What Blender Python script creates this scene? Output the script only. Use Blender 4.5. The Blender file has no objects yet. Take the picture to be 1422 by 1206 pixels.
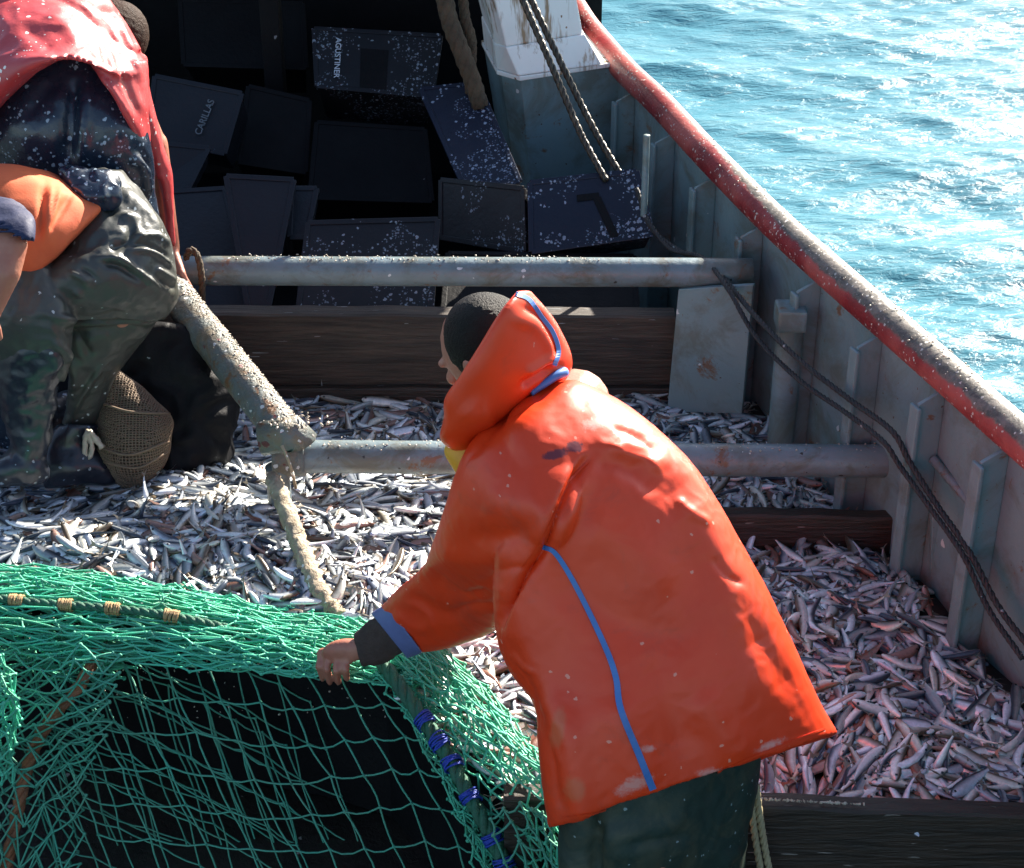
import bpy, bmesh, math, random
import numpy as np
from mathutils import Vector, Matrix, noise
from mathutils.bvhtree import BVHTree
random.seed(7); rng = np.random.default_rng(11)
C = bpy.context.scene.collection
SC = bpy.context.scene

# ------------------------------------------------------------------ camera, light, exposure
FP = 2400.0; PITCH = math.radians(29.4); CAMZ = 2.72
cam = bpy.data.cameras.new('camera'); camo = bpy.data.objects.new('camera', cam); C.objects.link(camo)
cam.sensor_width = 36; cam.lens = 36 * FP / 1422; cam.clip_start = 0.05; cam.clip_end = 5000
camo.location = (0, 0, CAMZ); camo.rotation_euler = (math.pi / 2 - PITCH, 0, 0)
SC.camera = camo
SUN_AZ = math.radians(34); SUN_EL = math.radians(29.5)
SDIR = Vector((math.sin(SUN_AZ) * math.cos(SUN_EL), math.cos(SUN_AZ) * math.cos(SUN_EL), math.sin(SUN_EL)))
w = bpy.data.worlds.new('World'); SC.world = w; w.use_nodes = True
sky = w.node_tree.nodes.new('ShaderNodeTexSky'); sky.sky_type = 'NISHITA'; sky.sun_disc = False
sky.sun_elevation = SUN_EL; sky.sun_rotation = SUN_AZ
w.node_tree.links.new(sky.outputs[0], w.node_tree.nodes['Background'].inputs[0])
w.node_tree.nodes['Background'].inputs[1].default_value = 0.066
sl = bpy.data.lights.new('sun', 'SUN'); so = bpy.data.objects.new('sun', sl); C.objects.link(so)
sl.energy = 5.0; sl.angle = math.radians(0.55); sl.color = (1.0, 0.92, 0.80)
so.rotation_euler = SDIR.to_track_quat('Z', 'Y').to_euler(); so.location = (4, 8, 6)
SC.view_settings.view_transform = 'Standard'; SC.view_settings.look = 'None'
SC.view_settings.gamma = 1.0; SC.view_settings.exposure = 1.95
SC.cycles.max_bounces = 6

# ------------------------------------------------------------------ measuring helpers
SP, CP = math.sin(PITCH), math.cos(PITCH)
def ray(px, py):
    u = -(py - 603) / FP
    return Vector(((px - 711) / FP, CP + u * SP, -SP + u * CP))
def P(px, py, Y):
    d = ray(px, py); return Vector((0, 0, CAMZ)) + d * (Y / d.y)
def PZ(px, py, z):
    d = ray(px, py); return Vector((0, 0, CAMZ)) + d * ((z - CAMZ) / d.z)
def proj(co):
    co = np.asarray(co, dtype=float).reshape(-1, 3)
    y = co[:, 1]; z = co[:, 2] - CAMZ
    dep = y * CP - z * SP; up = y * SP + z * CP
    return np.stack([711 + FP * co[:, 0] / dep, 603 - FP * up / dep], 1), dep
def cr(pts, n):
    """Catmull-Rom through rows of an array, n samples in all"""
    A = np.asarray(pts, dtype=float); k = len(A)
    E = np.vstack([2 * A[:1] - A[1:2], A, 2 * A[-1:] - A[-2:-1]])
    t = np.linspace(0, k - 1, n); i = np.minimum(t.astype(int), k - 2); f = (t - i).reshape((-1,) + (1,) * (A.ndim - 1))
    a, b, c, d = E[i], E[i + 1], E[i + 2], E[i + 3]
    return 0.5 * (2 * b + (c - a) * f + (2 * a - 5 * b + 4 * c - d) * f ** 2 + (3 * b - a - 3 * c + d) * f ** 3)
def crv(pts, n): return [Vector(p) for p in cr([tuple(p) for p in pts], n)]

# ------------------------------------------------------------------ object helpers
def thing(name, label, cat, loc=(0, 0, 0), group=None):
    o = bpy.data.objects.new(name, None); C.objects.link(o); o.location = loc; o.empty_display_size = 0.1
    o['label'] = label; o['category'] = cat
    if group: o['group'] = group
    return o
ORG = {}
def link(name, me, mat, parent=None, origin=None):
    """me is in world coordinates; the object gets a sensible origin"""
    if parent is not None: org = Vector(ORG.get(parent.name, parent.location))
    elif origin is not None: org = Vector(origin)
    else:
        co = np.empty(len(me.vertices) * 3); me.vertices.foreach_get('co', co); co = co.reshape(-1, 3)
        org = Vector(((co[:, 0].min() + co[:, 0].max()) / 2, (co[:, 1].min() + co[:, 1].max()) / 2, co[:, 2].min()))
    me.transform(Matrix.Translation(-org)); me.name = name
    o = bpy.data.objects.new(name, me); C.objects.link(o)
    if parent is not None: o.parent = parent; ORG[o.name] = tuple(org)
    else: o.location = org; ORG[o.name] = tuple(org)
    if mat is not None:
        for m in (mat if isinstance(mat, (list, tuple)) else [mat]): me.materials.append(m)
    return o
def tag(o, label, cat, group=None, kind=None):
    o['label'] = label; o['category'] = cat
    if group: o['group'] = group
    if kind: o['kind'] = kind
    return o
def finish(bm, smooth=True):
    bmesh.ops.recalc_face_normals(bm, faces=bm.faces)
    me = bpy.data.meshes.new('m'); bm.to_mesh(me); bm.free()
    if smooth: me.polygons.foreach_set('use_smooth', [True] * len(me.polygons))
    return me
def obj(name, bm, mat, parent=None, smooth=False): return link(name, finish(bm, smooth), mat, parent)
def basis(d):
    d = Vector(d).normalized(); a = Vector((0, 0, 1)) if abs(d.z) < 0.9 else Vector((1, 0, 0))
    u = d.cross(a).normalized(); return u, d.cross(u).normalized()
def tube(bm, pts, r, n=10, cap=True, rf=None, jit=0.0):
    if len(pts) == 2: pts = [pts[0].lerp(pts[1], t) for t in (0, .01, .25, .5, .75, .99, 1)]
    rings = []; u = None; k = len(pts)
    for i, p in enumerate(pts):
        d = (pts[min(i + 1, k - 1)] - pts[max(i - 1, 0)]).normalized()
        if u is None: u, v = basis(d)
        else: u = (u - d * u.dot(d)).normalized(); v = d.cross(u)
        rr = r * (rf(i / (k - 1)) if rf else 1)
        ring = []
        for j in range(n):
            a = 2 * math.pi * j / n; q = rr * (1 + (random.uniform(-jit, jit) if jit else 0))
            ring.append(bm.verts.new(p + (u * math.cos(a) + v * math.sin(a)) * q))
        rings.append(ring)
    for a, b in zip(rings, rings[1:]):
        for j in range(n): bm.faces.new((a[j], a[(j + 1) % n], b[(j + 1) % n], b[j]))
    if cap: bm.faces.new(rings[0][::-1]); bm.faces.new(rings[-1])
def rope(bm, pts, r, pitch=None, strands=3, n=6):
    pitch = pitch or r * 7
    L = [0]
    for a, b in zip(pts, pts[1:]): L.append(L[-1] + (b - a).length)
    m = max(8, int(L[-1] / pitch * 7)); L = np.array(L)
    P_ = np.array([tuple(p) for p in pts]); s = np.linspace(0, L[-1], m)
    Q = np.stack([np.interp(s, L, P_[:, c]) for c in range(3)], 1); Q = [Vector(q) for q in Q]
    u = None; fr = []
    for i, p in enumerate(Q):
        d = (Q[min(i + 1, m - 1)] - Q[max(i - 1, 0)]).normalized()
        if u is None: u, v = basis(d)
        else: u = (u - d * u.dot(d)).normalized(); v = d.cross(u)
        fr.append((u.copy(), v.copy()))
    for k in range(strands):
        pp = []
        for i, p in enumerate(Q):
            a = 2 * math.pi * (s[i] / pitch + k / strands); pp.append(p + (fr[i][0] * math.cos(a) + fr[i][1] * math.sin(a)) * r * 0.5)
        tube(bm, pp, r * 0.58, n)
def quadbox(bm, A, B, bevel=0.0):
    """hexahedron from two matching rings of corners"""
    va = [bm.verts.new(p) for p in A]; vb = [bm.verts.new(p) for p in B]; n = len(A)
    fs = [bm.faces.new(va[::-1]), bm.faces.new(vb)]
    for i in range(n): fs.append(bm.faces.new((va[i], va[(i + 1) % n], vb[(i + 1) % n], vb[i])))
    if bevel:
        bmesh.ops.recalc_face_normals(bm, faces=fs)
        es = list({e for f in fs for e in f.edges}); bmesh.ops.bevel(bm, geom=es, offset=bevel, segments=2, affect='EDGES', profile=0.6)
def box(bm, lo, hi, bevel=0.0):
    x0, y0, z0 = lo; x1, y1, z1 = hi
    quadbox(bm, [(x0, y0, z0), (x1, y0, z0), (x1, y1, z0), (x0, y1, z0)], [(x0, y0, z1), (x1, y0, z1), (x1, y1, z1), (x0, y1, z1)], bevel)
def capsule(bm, p, q, r1, r2, n=14):
    p, q = Vector(p), Vector(q); d = (q - p); L = d.length; d = d.normalized() if L > 1e-6 else Vector((0, 0, 1))
    pts = []; rr = []
    for i in range(5): a = math.pi / 2 * (1 - i / 5); pts.append(p - d * r1 * math.sin(a)); rr.append(max(r1 * math.cos(a), r1 * 0.03))
    pts.append(p); rr.append(r1); pts.append(q); rr.append(r2)
    for i in range(1, 6): a = math.pi / 2 * i / 5; pts.append(q + d * r2 * math.sin(a)); rr.append(max(r2 * math.cos(a), r2 * 0.03))
    u, v = basis(d); rings = []
    for c, r in zip(pts, rr): rings.append([bm.verts.new(c + (u * math.cos(2 * math.pi * j / n) + v * math.sin(2 * math.pi * j / n)) * r) for j in range(n)])
    for a, b in zip(rings, rings[1:]):
        for j in range(n): bm.faces.new((a[j], a[(j + 1) % n], b[(j + 1) % n], b[j]))
    bm.faces.new(rings[0][::-1]); bm.faces.new(rings[-1])
def ellipsoid(bm, c, ax, n=20):
    m = Matrix.Translation(Vector(c)) @ Matrix([[ax[j][i] for j in range(3)] + [0] for i in range(3)] + [[0, 0, 0, 1]])
    bmesh.ops.create_uvsphere(bm, u_segments=n, v_segments=n // 2, radius=1, matrix=m)
def loft(bm, secs, m=24, n=32, ex=2.3, hollow=0.0):
    """secs: ((xL,yL),(xR,yR),Y,thickness) outlines given as seen, with a distance and real thickness"""
    rows = []
    for s in secs:
        L, R, Y, t = s; YL, YR = Y if isinstance(Y, tuple) else (Y, Y)
        l, r = P(L[0], L[1], YL), P(R[0], R[1], YR); rows.append([*l, *r, t])
    A = cr(rows, m); rings = []
    for a in A:
        l, r, t = Vector(a[:3]), Vector(a[3:6]), a[6]; c = (l + r) / 2; ax = (r - l) / 2
        vd = (c - Vector((0, 0, CAMZ))).normalized(); b = vd * t
        ring = []
        for j in range(n):
            q = 2 * math.pi * j / n; co, si = math.cos(q), math.sin(q)
            ring.append(bm.verts.new(c + ax * math.copysign(abs(co) ** (2 / ex), co) + b * math.copysign(abs(si) ** (2 / ex), si)))
        rings.append(ring)
    for a, b in zip(rings, rings[1:]):
        for j in range(n): bm.faces.new((a[j], a[(j + 1) % n], b[(j + 1) % n], b[j]))
    for k, ring in ((0, rings[0]), (-1, rings[-1])):
        c = sum((v.co for v in ring), Vector()) / n
        if hollow and k == 0:
            nxt = sum((v.co for v in rings[3]), Vector()) / n; dd = (nxt - c).normalized()
            inner = [bm.verts.new(v.co.lerp(c, 0.05)) for v in ring]; deep = [bm.verts.new(v.co.lerp(c, 0.12) + dd * hollow) for v in ring]
            for j in range(n):
                j2 = (j + 1) % n; bm.faces.new((ring[j], ring[j2], inner[j2], inner[j])); bm.faces.new((inner[j], inner[j2], deep[j2], deep[j]))
            cv = bm.verts.new(c + dd * hollow)
            for j in range(n): bm.faces.new((deep[j], deep[(j + 1) % n], cv))
        else:
            cv = bm.verts.new(c)
            for j in range(n): bm.faces.new((ring[j], ring[(j + 1) % n], cv))
def fuse(bm, voxel=0.008, smooth=6, fac=0.5):
    bmesh.ops.recalc_face_normals(bm, faces=bm.faces)
    me = bpy.data.meshes.new('tmp'); bm.to_mesh(me); bm.free()
    o = bpy.data.objects.new('tmp', me); C.objects.link(o)
    r = o.modifiers.new('r', 'REMESH'); r.mode = 'VOXEL'; r.voxel_size = voxel; r.adaptivity = 0
    if smooth: s = o.modifiers.new('s', 'SMOOTH'); s.factor = fac; s.iterations = smooth
    dg = bpy.context.evaluated_depsgraph_get(); ev = o.evaluated_get(dg)
    out = bpy.data.meshes.new_from_object(ev, preserve_all_data_layers=False, depsgraph=dg)
    bpy.data.objects.remove(o); bpy.data.meshes.remove(me)
    out.polygons.foreach_set('use_smooth', [True] * len(out.polygons)); return out
def getco(me):
    co = np.empty(len(me.vertices) * 3); me.vertices.foreach_get('co', co); return co.reshape(-1, 3)
def getno(me):
    no = np.empty(len(me.vertices) * 3, dtype=np.float32); me.vertices.foreach_get('normal', no); return no.reshape(-1, 3).astype(float)
def folds(me, lst, back=False):
    """creases: (polyline, half width px, depth m); pushes the near side of a cloth mesh in or out along lines"""
    co = getco(me); no = getno(me); px, dep = proj(co); vd = co - np.array([0, 0, CAMZ]); vd /= np.linalg.norm(vd, axis=1)[:, None]
    face = np.clip(-(no * vd).sum(1) * 2.2 + 0.15, 0, 1); off = np.zeros(len(co))
    for line, wd, amp in lst:
        L = cr(line, 12 * (len(line) - 1) + 1) if len(line) > 2 else np.linspace(line[0], line[1], 14)
        best = np.full(len(co), 1e9); tt = np.zeros(len(co)); k = len(L) - 1
        for i in range(k):
            a, b = L[i], L[i + 1]; ab = b - a; t = np.clip(((px - a) @ ab) / (ab @ ab + 1e-9), 0, 1)
            d = np.linalg.norm(px - a - t[:, None] * ab, axis=1); m = d < best; best[m] = d[m]; tt[m] = (i + t[m]) / k
        off += amp * np.exp(-(best / wd) ** 2) * np.clip(np.minimum(tt, 1 - tt) * 5, 0.15, 1)
    co += no * (off * face)[:, None]; me.vertices.foreach_set('co', co.ravel()); me.update()
def crumple(me, amp, scale, seed=0, ridged=False, stretch=(1, 1, 1)):
    co = getco(me); no = getno(me); off = np.empty(len(co)); s = Vector((seed * 3.7, seed * 1.3, seed * 5.1))
    for i, c in enumerate(co):
        p = Vector((c[0] * stretch[0], c[1] * stretch[1], c[2] * stretch[2])) * scale + s
        off[i] = (1 - 2 * abs(noise.noise(p + noise.noise_vector(p * 0.5) * 0.6))) if ridged else noise.noise(p) + 0.4 * noise.noise(p * 2.3)
    co += no * (off * amp)[:, None]; me.vertices.foreach_set('co', co.ravel()); me.update()
def bvh_of(me): return BVHTree.FromPolygons([v.co.copy() for v in me.vertices], [tuple(p.vertices) for p in me.polygons])
def onto(bvh, px, py, lift=0.0, default=None):
    d = ray(px, py).normalized(); h = bvh.ray_cast(Vector((0, 0, CAMZ)), d)
    return (h[0] - d * lift) if h[0] is not None else default
def strip_on(bvh, line, wpx, thick, n=40, wf=None):
    """a flat tape lying on a surface: centre line given as seen"""
    bm = bmesh.new(); L = cr(line, n); prev = None; last = None; rows = []
    for i in range(n):
        d = L[min(i + 1, n - 1)] - L[max(i - 1, 0)]; d /= np.linalg.norm(d) + 1e-9; nn = np.array([-d[1], d[0]]); ww = wpx * (wf(i / (n - 1)) if wf else 1)
        row = []
        for s, l in ((-1, -0.004), (-0.85, thick), (0.85, thick), (1, -0.004)):
            q = L[i] + nn * s * ww / 2; h = onto(bvh, q[0], q[1], l)
            row.append(h)
        ok = [x for x in row if x is not None]
        if not ok: continue
        base = ok[0]
        for k in range(4):
            if row[k] is None:
                Yr = base.y; q = L[i] + nn * (-1, -0.85, 0.85, 1)[k] * ww / 2; row[k] = P(q[0], q[1], Yr)
        rows.append([bm.verts.new(x) for x in row])
    for a, b in zip(rows, rows[1:]):
        for k in range(4): bm.faces.new((a[k], a[(k + 1) % 4], b[(k + 1) % 4], b[k]))
    if rows: bm.faces.new(rows[0]); bm.faces.new(rows[-1])
    return bm

# ------------------------------------------------------------------ materials
def newmat(name):
    m = bpy.data.materials.new(name); m.use_nodes = True; nt = m.node_tree
    return m, nt, nt.nodes['Principled BSDF']
def N(nt, t, **k):
    n = nt.nodes.new('ShaderNode' + t)
    for a, b in k.items():
        if a in n.inputs: n.inputs[a].default_value = b
        else: setattr(n, a, b)
    return n
def mixc(nt, fac, a, b):
    n = nt.nodes.new('ShaderNodeMix'); n.data_type = 'RGBA'
    for s, v in ((0, fac), (6, a), (7, b)):
        if isinstance(v, (int, float)): n.inputs[s].default_value = v
        elif isinstance(v, (tuple, list)): n.inputs[s].default_value = (*v[:3], 1)
        else: nt.links.new(v, n.inputs[s])
    return n.outputs[2]
def ramp(nt, src, lo, hi):
    n = nt.nodes.new('ShaderNodeMapRange'); n.inputs[1].default_value = lo; n.inputs[2].default_value = hi
    nt.links.new(src, n.inputs[0]); return n.outputs[0]
def math_(nt, op, a, b=None):
    n = nt.nodes.new('ShaderNodeMath'); n.operation = op
    for i, v in enumerate((a, b)):
        if v is None: continue
        if isinstance(v, (int, float)): n.inputs[i].default_value = v
        else: nt.links.new(v, n.inputs[i])
    return n.outputs[0]
def coords(nt, stretch=(1, 1, 1), kind='Object'):
    tc = nt.nodes.new('ShaderNodeTexCoord'); mp = nt.nodes.new('ShaderNodeMapping'); mp.inputs['Scale'].default_value = stretch
    nt.links.new(tc.outputs[kind], mp.inputs[0]); return mp.outputs[0]
def noisef(nt, vec, scale, detail=4, rough=0.6, dist=0.0):
    n = nt.nodes.new('ShaderNodeTexNoise'); n.inputs['Scale'].default_value = scale; n.inputs['Detail'].default_value = detail
    n.inputs['Roughness'].default_value = rough; n.inputs['Distortion'].default_value = dist; nt.links.new(vec, n.inputs['Vector']); return n.outputs[0]
def specks(nt, vec, scale, dens, size, patch=None):
    """scattered flecks of scale and slime"""
    wob = nt.nodes.new('ShaderNodeTexNoise'); wob.inputs['Scale'].default_value = scale * 1.6; nt.links.new(vec, wob.inputs['Vector'])
    vm = nt.nodes.new('ShaderNodeVectorMath'); vm.operation = 'SCALE'; vm.inputs['Scale'].default_value = 0.7 / scale; nt.links.new(wob.outputs['Color'], vm.inputs[0])
    ad = nt.nodes.new('ShaderNodeVectorMath'); nt.links.new(vec, ad.inputs[0]); nt.links.new(vm.outputs[0], ad.inputs[1])
    v = nt.nodes.new('ShaderNodeTexVoronoi'); v.inputs['Scale'].default_value = scale; nt.links.new(ad.outputs[0], v.inputs['Vector'])
    sep = nt.nodes.new('ShaderNodeSeparateColor'); nt.links.new(v.outputs['Color'], sep.inputs[0])
    rad = math_(nt, 'MULTIPLY', sep.outputs[1], size)
    a = math_(nt, 'LESS_THAN', v.outputs['Distance'], rad); b = math_(nt, 'GREATER_THAN', sep.outputs[0], 1 - dens); f = math_(nt, 'MULTIPLY', a, b)
    if patch:
        nz = noisef(nt, vec, patch, 2); f = math_(nt, 'MULTIPLY', f, math_(nt, 'GREATER_THAN', nz, 0.5))
    return f
def pmat(name, c1, c2=None, scale=8, rough=0.5, metal=0.0, bump=0.0, bscale=60, spk=None, stretch=(1, 1, 1), rust=None, coat=0.0, rlo=None, spec=0.5, grime=None):
    m, nt, b = newmat(name); vec = coords(nt, stretch); c2 = c2 or tuple(x * 0.7 for x in c1)
    col = mixc(nt, ramp(nt, noisef(nt, vec, scale), 0.3, 0.7), c1, c2)
    if grime: col = mixc(nt, math_(nt, 'MULTIPLY', ramp(nt, noisef(nt, vec, grime[1], 6, 0.7, 0.6), grime[2], grime[2] + 0.14), grime[3]), col, grime[0])
    if rust:
        col = mixc(nt, math_(nt, 'MULTIPLY', ramp(nt, noisef(nt, vec, rust[0], 6, 0.7, 0.4), rust[1], rust[1] + 0.06), 0.85), col, (0.16, 0.07, 0.025))
    r = ramp(nt, noisef(nt, vec, scale * 2.5), 0.25, 0.75)
    rr = nt.nodes.new('ShaderNodeMapRange'); nt.links.new(r, rr.inputs[0]); rr.inputs[3].default_value = rlo if rlo is not None else rough * 0.75; rr.inputs[4].default_value = rough
    if spk:
        for s in (spk if isinstance(spk, list) else [spk]):
            f = specks(nt, vec, *s[:4]); col = mixc(nt, f, col, s[4] if len(s) > 4 else (0.55, 0.56, 0.55))
    nt.links.new(col, b.inputs['Base Color']); nt.links.new(rr.outputs[0], b.inputs['Roughness'])
    b.inputs['Specular IOR Level'].default_value = spec; b.inputs['Metallic'].default_value = metal; b.inputs['Coat Weight'].default_value = coat; b.inputs['Coat Roughness'].default_value = 0.3
    if bump:
        bp = nt.nodes.new('ShaderNodeBump'); bp.inputs['Strength'].default_value = bump; bp.inputs['Distance'].default_value = 0.01
        nt.links.new(noisef(nt, vec, bscale, 5, 0.6), bp.inputs['Height']); nt.links.new(bp.outputs[0], b.inputs['Normal'])
    return m
W = (0.55, 0.56, 0.54)
M = dict(
    grey=pmat('grey_hull_paint', (0.15, 0.235, 0.26), (0.18, 0.25, 0.255), 5, 0.5, bump=0.25, bscale=30, rust=(9, 0.615), spk=[(26, 0.05, 0.3, 1.5), (90, 0.04, 0.35, 3, (0.08, 0.05, 0.035))], grime=((0.11, 0.12, 0.095), 4, 0.48, 0.7)),
    pipe=pmat('grey_pipe_paint', (0.17, 0.225, 0.25), (0.13, 0.165, 0.165), 7, 0.42, bump=0.3, bscale=40, rust=(11, 0.6), spk=[(60, 0.05, 0.4, 3, (0.03, 0.025, 0.02)), (45, 0.1, 0.35, 5)], grime=((0.10, 0.09, 0.06), 6, 0.48, 0.8)),
    strut=pmat('crusted_pipe_paint', (0.13, 0.155, 0.155), (0.10, 0.11, 0.095), 9, 0.5, bump=0.7, bscale=70, rust=(14, 0.58), spk=[(60, 0.25, 0.45, 4), (50, 0.15, 0.5, 6, (0.12, 0.03, 0.03))], grime=((0.16, 0.12, 0.07), 12, 0.46, 0.8)),
    white=pmat('stained_white_paint', (0.85, 0.85, 0.82), (0.76, 0.76, 0.73), 4, 0.45, bump=0.15, bscale=20, spk=(50, 0.03, 0.3, 3, (0.2, 0.1, 0.04))),
    dark=pmat('black_and_shade', (0.004, 0.004, 0.005), (0.008, 0.008, 0.009), 4, 0.7, spec=0.15, bump=0.3, spk=(30, 0.03, 0.22, 2, (0.2, 0.21, 0.22))),  # near-black; also puts deep shade into the bow interior and net void
    deck=pmat('wet_deck', (0.014, 0.012, 0.010), (0.03, 0.02, 0.016), 6, 0.5, bump=0.5, spk=(40, 0.10, 0.3, 2, (0.3, 0.28, 0.25))),
    wood=pmat('wet_timber', (0.085, 0.06, 0.042), (0.03, 0.023, 0.018), 9, 0.75, spk=(20, 0.25, 0.3, 2, (0.25, 0.26, 0.26)), stretch=(0.5, 6, 6), bump=0.8, bscale=16, grime=((0.02, 0.016, 0.013), 3, 0.5, 0.7)),
    wood2=pmat('dark_wet_plank', (0.045, 0.028, 0.018), (0.015, 0.011, 0.008), 9, 0.6, stretch=(0.6, 5, 5), bump=0.8, bscale=16, spk=(22, 0.22, 0.32, 2, (0.22, 0.19, 0.17))),
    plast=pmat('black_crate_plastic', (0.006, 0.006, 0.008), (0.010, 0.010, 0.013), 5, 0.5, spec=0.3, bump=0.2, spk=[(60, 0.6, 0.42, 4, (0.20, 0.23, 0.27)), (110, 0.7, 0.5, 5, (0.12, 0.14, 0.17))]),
    plast2=pmat('slate_crate_plastic', (0.009, 0.011, 0.016), (0.006, 0.008, 0.012), 6, 0.5, spec=0.3, bump=0.25, spk=[(30, 0.06, 0.3, 2, (0.25, 0.28, 0.32))]),
    plast3=pmat('blue_black_crate_plastic', (0.008, 0.011, 0.026), (0.012, 0.015, 0.028), 5, 0.42, spec=0.3, bump=0.2, spk=[(62, 0.7, 0.46, 5, (0.24, 0.28, 0.36)), (115, 0.7, 0.5, 4, (0.14, 0.17, 0.23))]),
    letter=pmat('white_stencil', (0.55, 0.6, 0.66), (0.4, 0.44, 0.5), 50, 0.6),
    letter2=pmat('faded_stencil', (0.13, 0.15, 0.17), (0.07, 0.08, 0.09), 70, 0.6),
    orange=pmat('orange_oilskin', (0.74, 0.050, 0.006), (0.64, 0.038, 0.006), 3, 0.50, rlo=0.36, bump=0.12, bscale=14, spec=0.42, coat=0.12, spk=[(60, 0.12, 0.3, 3, (0.72, 0.22, 0.15))], grime=((0.42, 0.045, 0.02), 5, 0.55, 0.5)),
    red=pmat('red_oilskin', (0.52, 0.06, 0.06), (0.42, 0.045, 0.05), 4, 0.5, rlo=0.34, bump=0.3, bscale=16, coat=0.15, spk=[(55, 0.3, 0.36, 3, (0.8, 0.68, 0.62)), (120, 0.2, 0.35, 4, (0.8, 0.7, 0.65))]),
    tee=pmat('orange_cotton', (0.72, 0.16, 0.05), (0.6, 0.10, 0.035), 3, 0.9, bump=0.1, bscale=200, grime=((0.5, 0.07, 0.03), 3, 0.5, 0.5)),
    navy=pmat('navy_cotton', (0.008, 0.014, 0.06), (0.006, 0.010, 0.04), 8, 0.8, bump=0.2, bscale=90),
    navyoil=pmat('navy_oilskin', (0.010, 0.018, 0.035), (0.016, 0.026, 0.045), 6, 0.34, rlo=0.2, bump=0.3, bscale=20, coat=0.2, spk=[(60, 0.4, 0.4, 5, (0.3, 0.38, 0.45)), (100, 0.5, 0.45, 6, (0.22, 0.28, 0.35))]),
    olive=pmat('grey_green_oilskin', (0.034, 0.038, 0.036), (0.045, 0.048, 0.042), 5, 0.5, rlo=0.36, bump=0.25, bscale=26, coat=0.06, spk=[(60, 0.16, 0.32, 3, (0.38, 0.42, 0.42))], grime=((0.07, 0.07, 0.05), 4, 0.5, 0.5)),
    green=pmat('dark_green_oilskin', (0.014, 0.032, 0.026), (0.022, 0.036, 0.027), 6, 0.65, rlo=0.5, spec=0.35, bump=0.3, bscale=20, spk=[(38, 0.25, 0.36, 2, (0.25, 0.3, 0.3)), (80, 0.2, 0.35, 4, (0.2, 0.25, 0.25))], grime=((0.05, 0.055, 0.035), 9, 0.46, 0.8)),
    boot=pmat('wet_black_rubber', (0.010, 0.013, 0.022), (0.02, 0.024, 0.035), 8, 0.42, rlo=0.26, bump=0.35, bscale=26, coat=0.15, spk=[(34, 0.35, 0.42, 3, (0.2, 0.25, 0.33)), (70, 0.3, 0.4, 3, (0.25, 0.28, 0.3))]),
    skin=pmat('skin', (0.40, 0.17, 0.11), (0.34, 0.115, 0.075), 14, 0.5, bump=0.15, bscale=90),
    hair=pmat('short_black_hair', (0.005, 0.004, 0.003), (0.01, 0.007, 0.005), 40, 0.6, spec=0.2, bump=0.6, bscale=260),
    brownhair=pmat('brown_hair', (0.035, 0.016, 0.009), (0.02, 0.009, 0.005), 40, 0.8, spec=0.15, bump=0.5, bscale=160),
    sleeve=pmat('brown_wool_cuff', (0.055, 0.032, 0.026), (0.035, 0.022, 0.018), 20, 0.95, bump=0.5, bscale=180),
    yellow=pmat('yellow_collar', (0.75, 0.36, 0.02), (0.6, 0.28, 0.02), 9, 0.6),
    bluetrim=pmat('blue_piping', (0.06, 0.17, 0.45), (0.05, 0.13, 0.35), 12, 0.5),
    bluecuff=pmat('faded_blue_cuff', (0.12, 0.15, 0.34), (0.09, 0.11, 0.24), 12, 0.6),
    net=pmat('green_twine', (0.05, 0.50, 0.31), (0.08, 0.42, 0.26), 9, 0.45, bump=0.4, bscale=300, grime=((0.06, 0.17, 0.08), 5, 0.5, 0.5)),
    net2=pmat('dull_green_twine', (0.045, 0.34, 0.23), (0.08, 0.29, 0.19), 9, 0.5, bump=0.4, bscale=300),
    headrope=pmat('dark_green_rope', (0.015, 0.14, 0.075), (0.02, 0.08, 0.05), 20, 0.7, bump=0.6, bscale=120),
    tan=pmat('tan_lashing', (0.42, 0.27, 0.12), (0.30, 0.19, 0.09), 30, 0.85, bump=0.6, bscale=160),
    blue=pmat('blue_lashing', (0.012, 0.05, 0.42), (0.012, 0.04, 0.30), 20, 0.5, bump=0.5, bscale=120),
    orrope=pmat('orange_rope', (0.32, 0.13, 0.055), (0.20, 0.085, 0.045), 20, 0.8, bump=0.6, bscale=100),
    sack=pmat('brown_netting', (0.20, 0.14, 0.09), (0.13, 0.09, 0.06), 8, 0.9),
    steel=pmat('greasy_steel_wire', (0.07, 0.06, 0.045), (0.03, 0.027, 0.022), 14, 0.45, metal=0.4, bump=0.4),
    blackrope=pmat('black_rope', (0.014, 0.014, 0.016), (0.03, 0.028, 0.026), 20, 0.6, bump=0.5, bscale=120, spk=(60, 0.1, 0.35, 3, (0.3, 0.3, 0.3))),
    crust=pmat('scale_crusted_rope', (0.42, 0.35, 0.24), (0.26, 0.20, 0.13), 22, 0.8, bump=1.0, bscale=70, spk=[(60, 0.4, 0.45, 4, (0.7, 0.68, 0.62))]),
    oldrope=pmat('old_brown_rope', (0.10, 0.065, 0.035), (0.05, 0.035, 0.02), 18, 0.9, bump=0.8, bscale=60),
    yrope=pmat('straw_rope', (0.45, 0.38, 0.22), (0.33, 0.27, 0.16), 20, 0.8, bump=0.5, bscale=100),
    scale=pmat('fish_scales', (0.55, 0.50, 0.42), (0.36, 0.29, 0.21), 30, 0.4),
    bed=pmat('slimy_fish_bed', (0.035, 0.022, 0.02), (0.07, 0.06, 0.06), 30, 0.35, bump=1.0, bscale=40),
)
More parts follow.
